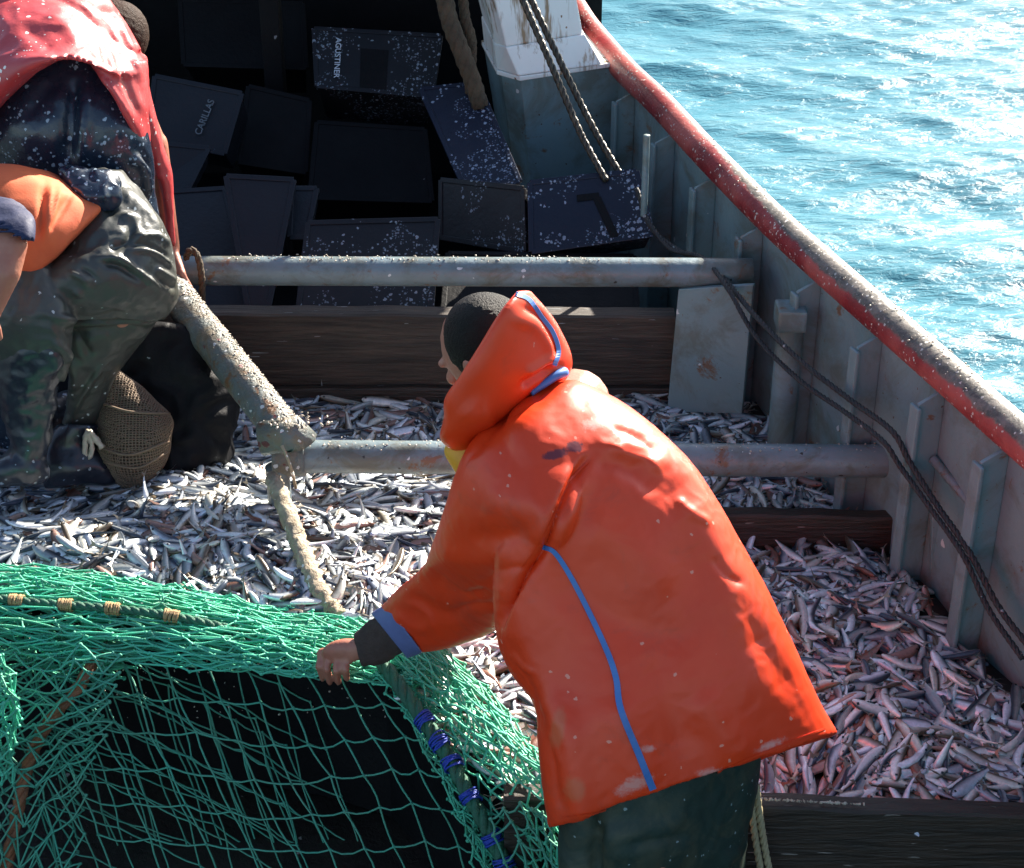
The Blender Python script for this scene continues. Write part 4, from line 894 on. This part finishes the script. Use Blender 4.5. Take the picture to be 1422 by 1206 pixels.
# ------------------------------------------------------------------ people
def head(bm, c, fwd, up, r=0.1):
    f = Vector(fwd).normalized(); s = f.cross(Vector(up)).normalized(); u = s.cross(f).normalized()
    ellipsoid(bm, c, [f * r * 0.95, s * r * 0.76, u * r * 1.05]); ellipsoid(bm, c - u * r * 0.45 + f * r * 0.28, [f * r * 0.62, s * r * 0.56, u * r * 0.68])
    capsule(bm, c + f * r * 0.92 - u * r * .02, c + f * r * 1.14 - u * r * 0.32, r * 0.10, r * 0.16, 8)
    capsule(bm, c + f * r * 0.80 - u * r * .72 - s * r * .2, c + f * r * 0.80 - u * r * .72 + s * r * .2, r * .1, r * .1, 8)
    capsule(bm, c + f * r * .86 + u * r * .12 - s * r * .4, c + f * r * .86 + u * r * .12 + s * r * .4, r * .1, r * .1, 8)
    for sg in (1, -1): ellipsoid(bm, c + s * sg * r * 0.78 - u * r * 0.12 - f * r * 0.05, [f * r * .17, s * r * .08, u * r * .28], 12)
    capsule(bm, c - u * r * .6 - f * r * .25, c - u * r * 1.5 - f * r * .55, r * .55, r * .62)
    return f, s, u
def hand(bm, wrist, knuckles, tips, pr=0.026, fr=0.0095, thumb=None):
    for k, (kn, tp) in enumerate(zip(knuckles, tips)):
        capsule(bm, wrist.lerp(kn, 0.15), kn, pr * 0.62, fr * 1.5, 10)
        a, b, c = kn, tp[0], tp[1]; capsule(bm, a, b, fr * 1.15, fr, 10); capsule(bm, b, c, fr, fr * .85, 10)
    if thumb: capsule(bm, wrist.lerp(thumb[0], .3), thumb[0], fr * 1.6, fr * 1.2, 10); capsule(bm, thumb[0], thumb[1], fr * 1.2, fr * 0.95, 10)

# --- man in the orange oilskin jacket
mA = thing('person', 'man bending in an orange hooded oilskin jacket and dark green trousers, gripping the green net', 'person', (0.35, 2.8, DECK))
shL, shR = P(745, 640, 3.02), P(800, 560, 3.28); hipc = P(905, 1010, 2.9); neck = P(725, 575, 3.18); hc = P(676, 484, 3.24)
hipL, hipR = P(880, 1060, 2.82), P(950, 1040, 2.98)
elb = P(640, 838, 3.20); wri = P(512, 898, 3.38)
bm = bmesh.new()
hf, hs, hu = head(bm, hc, (-0.70, 0.42, -0.50), (-0.25, 0.1, 1), 0.106)
capsule(bm, neck, hc - hu * .06, 0.055, 0.052); capsule(bm, hipc, P(790, 640, 3.12), 0.15, 0.16); capsule(bm, shL, shR, 0.075, 0.075)
capsule(bm, shL, elb, 0.05, 0.036); capsule(bm, elb, P(565, 872, 3.34), 0.036, 0.024); capsule(bm, P(565, 872, 3.34), wri, 0.024, 0.024)
eR, wR = P(690, 760, 3.5), P(600, 860, 3.62); capsule(bm, shR, eR, 0.05, 0.042); capsule(bm, eR, wR, 0.040, 0.026)
kn = [P(447, 908, 3.43), P(457, 906, 3.415), P(469, 910, 3.40), P(481, 915, 3.39)]
tp = [(P(443, 926, 3.40), P(448, 943, 3.425)), (P(454, 930, 3.385), P(458, 948, 3.41)), (P(467, 932, 3.37), P(470, 948, 3.40)), (P(480, 930, 3.365), P(482, 943, 3.39))]
ellipsoid(bm, P(478, 903, 3.405), [(P(445, 905, 3.41) - P(505, 900, 3.40)) / 2 * 1.05, Vector((0, 0.026, 0)), Vector((0.004, -0.006, 0.034))])
hand(bm, wri, kn, tp, 0.036, 0.0095, (P(478, 920, 3.43), P(466, 940, 3.45)))
hand(bm, wR, [wR + Vector((-.07, .01 * k, -.02)) for k in range(-1, 3)], [(wR + Vector((-.09, .012 * k, -.045)), wR + Vector((-.08, .012 * k, -.065))) for k in range(-1, 3)], 0.034, 0.009, (wR + Vector((-.04, -.03, -.03)), wR + Vector((-.065, -.03, -.05))))
knL, knR = P(905, 1250, 2.74), P(990, 1240, 2.9); ftL, ftR = Vector((P(900, 1450, 2.7).x, 2.72, DECK + .08)), Vector((P(1000, 1430, 2.92).x, 2.95, DECK + .08))
capsule(bm, hipL, knL, .08, .06); capsule(bm, hipR, knR, .08, .06); capsule(bm, knL, ftL, .055, .04); capsule(bm, knR, ftR, .055, .04)
me = fuse(bm, 0.005, 3); link('body', me, M['skin'], mA)
bm = bmesh.new(); ellipsoid(bm, hc + hu * 0.012 - hf * 0.016, [hf * 0.100, hs * 0.087, hu * 0.106], 40)
ellipsoid(bm, hc - hf * .05 - hu * .03, [hf * 0.06, hs * 0.080, hu * 0.07], 30)
me = fuse(bm, 0.004, 1); crumple(me, 0.0007, 220, 2); link('hair', me, M['hair'], mA)
bm = bmesh.new()
loft(bm, [((764, 1148), (1160, 1018), (2.76, 2.98), 0.20), ((756, 1100), (1143, 985), (2.78, 2.99), 0.205), ((748, 1030), (1118, 935), (2.82, 3.0), 0.205), ((744, 978), (1094, 885), (2.86, 3.02), 0.20), ((712, 930), (1066, 828), (2.90, 3.05), 0.20), ((694, 880), (1036, 770), (2.93, 3.08), 0.20),
          ((690, 810), (1000, 706), (2.97, 3.11), 0.20), ((700, 730), (956, 638), (3.0, 3.15), 0.19), ((706, 660), (905, 590), (3.03, 3.18), 0.17), ((700, 610), (858, 556), (3.07, 3.2), 0.14), ((706, 575), (806, 530), (3.11, 3.2), 0.09), ((720, 555), (775, 528), (3.14, 3.2), 0.05)], 40, 48, 2.9, hollow=0.10)
loft(bm, [((525, 850), (578, 908), (3.37, 3.30), 0.052), ((548, 826), (640, 896), (3.32, 3.22), 0.064), ((575, 800), (702, 866), (3.24, 3.12), 0.075), ((598, 766), (754, 806), (3.14, 2.96), 0.088), ((622, 706), (785, 748), (3.07, 2.88), 0.095), ((640, 652), (802, 690), (3.06, 2.92), 0.095), ((668, 600), (812, 632), (3.10, 3.00), 0.08), ((706, 570), (800, 580), (3.15, 3.10), 0.045)], 36, 36, 2.2, hollow=0.05)
loft(bm, [((600, 830), (640, 880), 3.6, 0.055), ((630, 780), (700, 820), 3.55, 0.07), ((660, 720), (740, 760), 3.45, 0.085), ((700, 620), (790, 650), 3.3, 0.09)], 20, 24)
me = fuse(bm, 0.006, 4)
folds(me, [([(826, 628), (800, 660), (775, 710), (756, 762), (728, 800), (700, 850), (694, 885)], 7, -0.026), ([(812, 640), (790, 690), (768, 735), (742, 775)], 20, 0.012),
           ([(640, 655), (690, 590), (730, 560), (780, 528)], 10, -0.012), ([(590, 790), (640, 820), (690, 815)], 12, -0.010), ([(565, 825), (610, 850), (650, 850)], 10, -0.008), ([(600, 760), (660, 775), (720, 760)], 16, 0.010),
           ([(545, 850), (575, 870), (600, 872)], 8, 0.006), ([(700, 880), (720, 930), (745, 975), (760, 1030)], 14, -0.012), ([(735, 930), (780, 1010), (800, 1100), (805, 1150)], 22, 0.016), ([(770, 1000), (775, 1070), (790, 1140)], 12, -0.010),
           ([(850, 960), (870, 1030), (905, 1100)], 26, 0.010), ([(930, 680), (970, 740), (1010, 830), (1050, 900)], 26, 0.016), ([(870, 600), (920, 660), (960, 740), (1000, 850)], 24, -0.012), ([(1010, 820), (1060, 900), (1110, 980)], 18, -0.010),
           ([(760, 770), (820, 840), (900, 880), (980, 890)], 30, -0.010), ([(800, 720), (870, 760), (930, 840)], 34, 0.014), ([(820, 640), (870, 650), (920, 690)], 14, -0.010), ([(840, 620), (890, 625), (930, 655)], 12, 0.010),
           ([(670, 690), (720, 700), (760, 690)], 22, 0.008), ([(650, 740), (700, 745), (740, 730)], 14, -0.007), ([(960, 960), (1000, 1010), (1040, 1060)], 26, 0.012), ([(900, 900), (930, 980), (960, 1060)], 24, -0.010), ([(700, 840), (665, 838), (630, 848)], 5, -0.006), ([(706, 822), (670, 812), (636, 820)], 5, 0.005), ([(752, 790), (712, 788), (676, 800)], 5, -0.005), ([(560, 832), (590, 850), (606, 880)], 5, 0.004), ([(835, 612), (862, 630), (900, 640), (930, 668)], 6, 0.006), ([(850, 592), (885, 606), (915, 632)], 5, -0.005), ([(706, 905), (722, 925), (748, 936)], 5, 0.006), ([(765, 1010), (780, 1060), (784, 1110)], 6, 0.006), ([(940, 690), (955, 712), (985, 730)], 6, 0.006), ([(985, 770), (1004, 800), (1030, 815)], 6, -0.006)])
crumple(me, 0.007, 3.2, 1); crumple(me, 0.0030, 6.5, 4, True, (1.0, 1.0, 0.4)); crumple(me, 0.0009, 30, 9, True)
co_ = getco(me); px_, _ = proj(co_)
def blob(lst):
    o = np.zeros(len(px_))
    for x, y, sx, sy, an in lst:
        c, s = math.cos(an), math.sin(an); dx, dy = px_[:, 0] - x, px_[:, 1] - y; o = np.maximum(o, np.exp(-((dx * c + dy * s) / sx) ** 2 - ((-dx * s + dy * c) / sy) ** 2))
    return o
st = np.stack([blob([(770, 632, 22, 9, -.2), (798, 620, 14, 11, 0)]), blob([(830, 585, 30, 14, -.4), (990, 1075, 30, 12, 0), (880, 1090, 40, 14, -.4), (900, 1040, 14, 8, 0), (1070, 1035, 30, 8, -.4)]), blob([(775, 1010, 14, 40, 0.15), (800, 1100, 20, 30, 0)]), np.ones(len(px_))], 1)
att = me.color_attributes.new('stain', 'FLOAT_COLOR', 'POINT'); att.data.foreach_set('color', st.astype(np.float32).ravel())
jb = bvh_of(me); jacket = link('jacket', me, M['orange'], mA)
obj('piping', strip_on(jb, [(754, 760), (772, 770), (800, 815), (838, 893), (855, 940), (862, 985), (888, 1050), (913, 1112)], 9.5, 0.003, 60, lambda t: 0.75 + 0.45 * t), M['bluetrim'], jacket)
obj('hem_seam', strip_on(jb, [(780, 1137), (845, 1126), (912, 1103), (980, 1080), (1050, 1050), (1110, 1026), (1146, 1012)], 3.0, 0.0022, 60), M['orange'], jacket)
obj('sleeve_seam', strip_on(jb, [(818, 640), (788, 672), (770, 715), (752, 752), (726, 790)], 3.0, 0.0022, 30), M['orange'], jacket)
# cuff, brown sleeve
bm = bmesh.new(); loft(bm, [((515, 852), (566, 915), (3.38, 3.31), 0.060), ((522, 847), (573, 912), (3.37, 3.30), 0.061), ((536, 838), (588, 907), (3.35, 3.28), 0.064)], 8, 32, 2.1); me = fuse(bm, 0.004, 2); link('cuff', me, M['bluecuff'], jacket)
bm = bmesh.new(); loft(bm, [((491, 882), (503, 926), (3.40, 3.36), 0.033), ((505, 868), (535, 920), (3.385, 3.345), 0.038), ((526, 856), (564, 902), (3.365, 3.32), 0.041), ((560, 845), (600, 886), (3.33, 3.29), 0.034)], 14, 26, 2.0); me = fuse(bm, 0.005, 2); crumple(me, .003, 30, 2, True, (1, 1, 1)); link('undersleeve', me, M['sleeve'], mA)
# yellow collar
bm = bmesh.new(); loft(bm, [((622, 612), (720, 590), 3.17, 0.05), ((616, 628), (700, 622), 3.15, 0.05), ((628, 650), (690, 650), 3.13, 0.045), ((640, 668), (690, 668), 3.12, 0.03)], 14, 24); me = fuse(bm, 0.006, 2); link('yellow_collar', me, M['yellow'], mA)
# hood
bm = bmesh.new()
loft(bm, [((717, 404), (738, 403), (3.14, 3.18), 0.012), ((702, 424), (757, 424), (3.10, 3.20), 0.03), ((680, 456), (776, 452), (3.08, 3.22), 0.05), ((660, 488), (790, 486), (3.07, 3.22), 0.062), ((640, 520), (792, 516), (3.07, 3.22), 0.075), ((618, 555), (772, 540), (3.09, 3.20), 0.085), ((616, 582), (738, 570), (3.10, 3.18), 0.085), ((611, 608), (706, 598), (3.11, 3.17), 0.075), ((622, 622), (680, 618), (3.12, 3.15), 0.045), ((640, 629), (662, 628), 3.13, 0.02)], 40, 40, 2.5)
me = fuse(bm, 0.005, 4)
folds(me, [([(640, 628), (690, 600), (735, 560), (768, 535)], 9, -0.010), ([(722, 540), (745, 525), (772, 508)], 6, -0.014), ([(728, 520), (748, 512), (775, 495)], 7, 0.008), ([(700, 440), (740, 452), (765, 480), (778, 515)], 9, 0.005), ([(722, 425), (752, 440), (772, 475), (776, 505)], 6, -0.010), ([(640, 560), (665, 580), (690, 575)], 18, 0.008)])
crumple(me, 0.006, 7, 8); att = me.color_attributes.new('stain', 'FLOAT_COLOR', 'POINT'); att.data.foreach_set('color', np.zeros(len(me.vertices) * 4, dtype=np.float32))
hb = bvh_of(me); hood = link('hood', me, M['orange'], mA)
obj('hood_trim', strip_on(hb, [(716, 408), (735, 416), (752, 440), (768, 462), (776, 488), (770, 508)], 7, 0.003, 30), M['bluetrim'], hood)
bm = bmesh.new(); tube(bm, [onto(jb, x, y, 0.008) or onto(hb, x, y, .008) or P(x, y, 3.1) for x, y in cr([(738, 546), (755, 534), (772, 522), (784, 517)], 14)], 0.013, 10, rf=lambda t: 0.5 + .35 * t); obj('neck_trim', bm, M['bluetrim'], hood, True)
# trousers, boots
bm = bmesh.new()
loft(bm, [((790, 1480), (900, 1490), (2.70, 2.75), 0.09), ((780, 1330), (925, 1330), (2.72, 2.78), 0.11), ((775, 1206), (930, 1206), (2.78, 2.84), 0.12), ((775, 1120), (960, 1100), (2.83, 2.88), 0.13), ((800, 1020), (1000, 980), (2.9, 2.95), 0.13)], 24)
loft(bm, [((905, 1470), (1015, 1470), (2.9, 2.95), 0.09), ((850, 1330), (1024, 1330), (2.86, 2.94), 0.12), ((832, 1206), (1036, 1200), (2.74, 2.92), 0.14), ((828, 1130), (1046, 1110), (2.76, 2.94), 0.14), ((835, 1060), (1056, 1030), (2.8, 2.96), 0.13), ((850, 980), (1050, 950), (2.85, 3.0), 0.12)], 24)
me = fuse(bm, 0.009, 3); folds(me, [([(835, 1140), (828, 1180), (832, 1240)], 8, -0.016), ([(860, 1175), (920, 1165), (960, 1160)], 7, -0.008), ([(1005, 1206), (1010, 1190), (1030, 1180)], 8, 0.01)]); crumple(me, 0.010, 7, 3); crumple(me, 0.003, 20, 6, True); link('trousers', me, M['green'], mA)
for ft in (ftL, ftR):
    bm = bmesh.new(); capsule(bm, ft + Vector((0, 0, .2)), ft, .06, .05); capsule(bm, ft + Vector((0, 0, -.03)), ft + Vector((-.13, .10, -.04)), .05, .042); me = fuse(bm, .008, 3); link('boot', me, M['boot'], mA)

# --- stooping man in the red jacket
mB = thing('person', 'man stooping away in a red oilskin jacket and dark navy trousers', 'person', PZ(110, 640, 0))
bm = bmesh.new(); hb_c = P(164, 52, 5.02); f_, s_, u_ = head(bm, hb_c, (0.5, 0.7, -0.5), (0.5, 0.3, 0.8), 0.088)
shb = P(80, -20, 4.95); hpb = P(100, 190, 4.78); capsule(bm, shb, hpb, .13, .13); capsule(bm, P(30, -20, 4.9), P(135, 45, 4.95), .06, .06); capsule(bm, shb, hb_c, .06, .05)
ea, wa = P(215, 200, 5.0), P(238, 345, 4.98); capsule(bm, P(150, 60, 4.95), ea, .05, .035); capsule(bm, ea, wa, .04, .027)
hk = [P(244 + 3 * k, 372 + 3 * k, 4.94 - .012 * k) for k in range(4)]; ht = [(P(254 + 3 * k, 388 + 3 * k, 4.93 - .012 * k), P(262 + 3 * k, 405 + 3 * k, 4.93 - .012 * k)) for k in range(4)]; hand(bm, wa, hk, ht, .03, .009, (P(240, 385, 4.9), P(246, 402, 4.9)))
el, wl = P(-60, 120, 4.9), P(-80, 280, 4.8); capsule(bm, P(20, -20, 4.9), el, .05, .04); capsule(bm, el, wl, .04, .027)
hand(bm, wl, [wl + Vector((.015 * k, 0, -.08)) for k in range(-1, 3)], [(wl + Vector((.015 * k, -.01, -.11)), wl + Vector((.015 * k, -.02, -.135))) for k in range(-1, 3)], .03, .009, (wl + Vector((-.03, 0, -.05)), wl + Vector((-.035, 0, -.08))))
fa, fb = Vector((P(60, 600, 4.85).x, 4.85, 0.06)), Vector((P(170, 600, 4.85).x, 4.85, .06))
for hx_, ft in ((50, fa), (150, fb)): capsule(bm, P(hx_, 220, 4.8), P(hx_, 410, 4.72), .08, .06); capsule(bm, P(hx_, 410, 4.72), ft, .055, .04)
me = fuse(bm, .006, 3); link('body', me, M['skin'], mB)
bm = bmesh.new(); ellipsoid(bm, hb_c - f_ * .012 - s_ * 0, [f_ * .101, s_ * .092, u_ * .106], 30); me = fuse(bm, .004, 1); crumple(me, .001, 120, 3); link('hair', me, M['brownhair'], mB)
bm = bmesh.new()
loft(bm, [((-60, 700), (60, 700), 4.82, .08), ((-40, 500), (85, 500), 4.78, .11), ((-40, 350), (120, 350), 4.76, .14), ((-20, 230), (190, 230), 4.74, .17)], 20)
loft(bm, [((120, 700), (215, 700), 4.86, .08), ((90, 500), (215, 500), 4.82, .11), ((70, 350), (222, 350), 4.8, .14), ((0, 250), (216, 250), 4.74, .18), ((-30, 180), (206, 180), 4.74, .20), ((-20, 110), (180, 110), 4.80, .17), ((0, 60), (150, 60), 4.86, .12)], 30)
me = fuse(bm, .009, 4); folds(me, [([(105, 100), (98, 160), (92, 240)], 12, -.03), ([(120, 110), (116, 170), (112, 240)], 10, .014), ([(30, 170), (60, 130), (95, 100)], 12, -.01), ([(180, 215), (200, 235), (205, 280)], 6, .02), ([(195, 205), (212, 250), (214, 290)], 5, -.014)]); crumple(me, .006, 8, 9); crumple(me, .002, 22, 2, True); link('trousers', me, M['navyoil'], mB)
for ft in (fa, fb):
    bm = bmesh.new(); capsule(bm, ft + Vector((0, 0, .25)), ft, .06, .05); capsule(bm, ft + Vector((0, 0, -.02)), ft + Vector((.05, .14, -.03)), .05, .04); me = fuse(bm, .008, 3); link('boot', me, M['boot'], mB)
bm = bmesh.new()
loft(bm, [((-70, 235), (-20, 170), (4.66, 4.64), .10), ((-60, 160), (30, 118), (4.66, 4.60), .16), ((-50, 100), (84, 82), (4.68, 4.58), .19), ((-40, 60), (128, 88), (4.72, 4.62), .20), ((-20, 10), (168, 110), (4.8, 4.66), .20), ((40, -20), (196, 110), (4.88, 4.74), .18), ((90, -10), (204, 100), (4.96, 4.82), .13), ((150, 20), (202, 90), (5.0, 4.88), .07)], 34, 36, 2.3)
loft(bm, [((-80, -120), (60, -70), (5.05, 5.05), .15), ((-60, -30), (150, -2), (4.92, 4.95), .18), ((-50, 40), (196, 70), (4.80, 4.88), .18)], 18)
loft(bm, [((232, 322), (243, 345), (4.93, 4.93), .012), ((226, 268), (240, 290), (4.92, 4.92), .03), ((208, 222), (239, 244), (4.9, 4.92), .045), ((200, 175), (224, 190), (4.88, 4.92), .05), ((180, 110), (207, 120), (4.86, 4.92), .07), ((165, 60), (203, 80), (4.88, 4.95), .08)], 30, 24)
loft(bm, [((128, 92), (203, 86), (4.64, 4.78), .08), ((148, 122), (206, 118), (4.60, 4.74), .06), ((170, 158), (207, 152), (4.60, 4.72), .045), ((190, 196), (208, 190), (4.64, 4.72), .03), ((200, 226), (209, 222), (4.66, 4.72), .012)], 20, 24)
me = fuse(bm, .007, 4); folds(me, [([(85, 80), (120, 92), (160, 130), (190, 190)], 4, .006), ([(150, 40), (165, 80), (178, 120), (196, 170)], 5, -.010), ([(165, 30), (182, 70), (198, 120)], 5, .010), ([(120, 30), (140, 60), (155, 105)], 6, -.008), ([(60, 20), (90, 40), (110, 70)], 10, .008), ([(20, 40), (50, 50), (80, 78)], 9, -.006), ([(0, 120), (40, 90), (80, 78)], 6, .006), ([(215, 240), (228, 250), (234, 290)], 4, .01), ([(200, 30), (170, 20), (130, 12)], 6, -.01)])
crumple(me, .006, 6, 12); crumple(me, .003, 18, 5, True, (1, 1, .4)); link('jacket', me, M['red'], mB)

# --- kneeling man in the orange shirt
mC = thing('person', 'crouching man in an orange vest over a navy shirt and shiny grey green oilskin trousers', 'person', PZ(60, 690, 0))
bm = bmesh.new(); sh = P(-40, 310, 4.3); hp = P(150, 320, 4.5); capsule(bm, sh, hp, .13, .13)
el, wr = P(8, 378, 4.0), P(-14, 438, 3.98)
capsule(bm, P(10, 312, 4.14), P(14, 340, 4.04), .04, .044); capsule(bm, P(14, 340, 4.04), el, .044, .038); capsule(bm, el, wr, .038, .025)
hand(bm, wr, [P(-26 + 6 * k, 462, 3.97) for k in range(4)], [(P(-26 + 6 * k, 476, 3.97), P(-24 + 6 * k, 487, 3.98)) for k in range(4)], .028, .009, (P(-4, 456, 3.95), P(0, 470, 3.95)))
hc3 = P(-150, 330, 4.2); f3, s3, u3 = head(bm, hc3, (-.6, -.1, -.8), (-.8, 0, .5), .1); capsule(bm, sh, hc3, .06, .05)
k1, k2 = P(190, 405, 4.42), P(40, 450, 4.2); ank1, ank2 = P(115, 600, 4.5), P(45, 620, 4.3)
capsule(bm, hp, k1, .08, .05); capsule(bm, k1, P(140, 480, 4.46), .045, .04); capsule(bm, P(140, 480, 4.46), ank1, .04, .035); capsule(bm, hp, k2, .09, .06); capsule(bm, k2, ank2, .055, .04)
capsule(bm, P(-70, 340, 4.4), P(-100, 430, 4.4), .05, .04); wq = P(-90, 500, 4.35); capsule(bm, P(-100, 430, 4.4), wq, .04, .027)
hand(bm, wq, [wq + Vector((.012 * k, -.02, -.08)) for k in range(-1, 3)], [(wq + Vector((.012 * k, -.03, -.11)), wq + Vector((.012 * k, -.03, -.13))) for k in range(-1, 3)], .03, .009, (wq + Vector((.03, 0, -.05)), wq + Vector((.035, -.02, -.08))))
me = fuse(bm, .006, 3); link('body', me, M['skin'], mC)
bm = bmesh.new(); ellipsoid(bm, hc3 - f3 * .02, [f3 * .1, s3 * .088, u3 * .105], 24); me = fuse(bm, .006, 1); link('hair', me, M['brownhair'], mC)
bm = bmesh.new()
loft(bm, [((-150, 260), (-110, 420), (4.3, 4.3), .12), ((-70, 232), (-50, 430), (4.34, 4.26), .16), ((0, 228), (18, 402), (4.38, 4.24), .17), ((55, 236), (64, 372), (4.42, 4.26), .17), ((104, 256), (100, 336), (4.46, 4.32), .16), ((138, 276), (140, 296), (4.47, 4.42), .13)], 34, 36, 2.3)
me = fuse(bm, .007, 3); folds(me, [([(62, 250), (58, 290), (56, 335)], 4, -.012), ([(84, 262), (74, 300), (60, 335)], 5, .012), ([(100, 268), (84, 295), (62, 330)], 4, -.010), ([(20, 395), (60, 365), (100, 325), (138, 290)], 6, .008), ([(72, 255), (67, 295), (60, 330)], 4, .008)]); crumple(me, .008, 8, 6); tb = bvh_of(me); link('vest', me, M['tee'], mC)
bm = bmesh.new(); loft(bm, [((-30, 316), (48, 336), (4.06, 4.02), .055), ((-28, 304), (49, 316), (4.10, 4.06), .06), ((-24, 288), (40, 296), (4.16, 4.12), .06), ((-24, 272), (20, 280), (4.22, 4.2), .05)], 14, 26, hollow=.03); me = fuse(bm, .006, 2); crumple(me, .006, 14, 3, True); link('shirt_sleeve', me, M['navy'], mC)
bm = bmesh.new()
loft(bm, [((95, 238), (170, 236), 4.56, .09), ((120, 262), (196, 268), (4.5, 4.55), .13), ((118, 300), (222, 308), (4.42, 4.5), .15), ((90, 345), (239, 345), (4.32, 4.46), .16), ((50, 388), (246, 388), (4.24, 4.42), .15), ((40, 420), (246, 418), (4.22, 4.40), .12), ((70, 442), (228, 443), (4.24, 4.38), .06)], 30, 36, 2.5)
loft(bm, [((-60, 380), (60, 350), (4.3, 4.26), .12), ((-50, 440), (100, 430), (4.2, 4.2), .13), ((-30, 490), (98, 492), (4.2, 4.18), .11), ((-20, 520), (90, 530), (4.22, 4.2), .09)], 18, 30)
loft(bm, [((80, 430), (222, 436), (4.4, 4.46), .08), ((92, 480), (190, 485), (4.42, 4.5), .085), ((96, 530), (160, 525), (4.44, 4.5), .075), ((84, 590), (138, 590), (4.46, 4.5), .07), ((70, 625), (118, 620), (4.46, 4.5), .06)], 24, 28)
me = fuse(bm, .0065, 3); folds(me, [([(62, 436), (110, 446), (180, 447), (232, 438)], 5, .016), ([(90, 462), (150, 458), (210, 452)], 8, -.014), ([(160, 262), (200, 290), (230, 330)], 9, .014), ([(150, 345), (178, 335), (192, 300)], 7, -.018), ([(165, 300), (186, 305), (192, 335)], 5, .012), ([(178, 338), (210, 342), (240, 362)], 4, -.012), ([(180, 345), (215, 352), (242, 375)], 3.5, .012), ([(182, 330), (215, 328), (238, 345)], 3.5, .012), ([(135, 358), (165, 360), (195, 380), (232, 408)], 4, .016), ([(140, 366), (170, 372), (200, 392)], 5, -.012),
    ([(215, 372), (230, 382), (244, 392)], 3.5, .012), ([(220, 385), (232, 395), (243, 402)], 3.5, -.010), ([(95, 378), (110, 384), (126, 396)], 4, .012), ([(110, 372), (122, 378), (134, 388)], 3, -.010), ([(100, 405), (115, 410)], 3.5, .008), ([(70, 470), (92, 490), (106, 520), (98, 560)], 6, .018), ([(85, 455), (110, 470), (128, 500)], 6, -.014), ([(128, 262), (150, 285), (158, 300)], 7, -.02), ([(120, 250), (145, 242), (165, 255)], 5, .02), ([(98, 580), (120, 540), (146, 500)], 4, .010), ([(60, 340), (110, 345), (150, 325)], 9, -.012)])
crumple(me, .005, 9, 15); crumple(me, .0022, 30, 8, True); link('trousers', me, M['olive'], mC)
bm = bmesh.new(); loft(bm, [((84, 236), (156, 238), (4.43, 4.44), .04), ((94, 254), (168, 254), (4.40, 4.41), .05), ((112, 272), (168, 274), (4.36, 4.38), .055), ((134, 290), (162, 288), (4.36, 4.38), .03)], 14, 30); me = fuse(bm, .005, 1); crumple(me, .010, 11, 4); crumple(me, .008, 22, 4, True, (1, 1, .4)); link('waistband', me, M['navyoil'], mC)
bm = bmesh.new(); loft(bm, [((-12, 468), (84, 462), (4.2, 4.18), .09), ((-10, 500), (90, 500), (4.18, 4.16), .095), ((-4, 550), (80, 545), (4.18, 4.18), .08), ((10, 600), (70, 600), (4.2, 4.2), .07), ((10, 632), (66, 632), (4.2, 4.2), .065), ((-40, 660), (72, 655), (4.16, 4.2), .07), ((-40, 678), (66, 672), (4.16, 4.2), .06)], 24, 28); me = fuse(bm, .008, 2); crumple(me, .012, 14, 7); crumple(me, .005, 34, 3); link('boot', me, M['boot'], mC)
bm = bmesh.new(); loft(bm, [((80, 590), (140, 590), (4.42, 4.46), .06), ((64, 620), (132, 618), (4.4, 4.44), .065), ((60, 650), (158, 650), (4.36, 4.42), .07), ((62, 678), (166, 672), (4.34, 4.42), .05)], 18, 28); me = fuse(bm, .008, 2); crumple(me, .01, 14, 9); link('boot', me, M['boot'], mC)
bm = bmesh.new()
for l in ([(124, 598), (118, 615), (120, 640)], [(124, 598), (134, 612), (142, 622)], [(122, 600), (128, 620), (124, 636)]): tube(bm, [P(x, y, 4.37) for x, y in cr(l, 8)], .009, 7, jit=.3)
obj('trouser_tie', bm, M['scale'], mC, True)
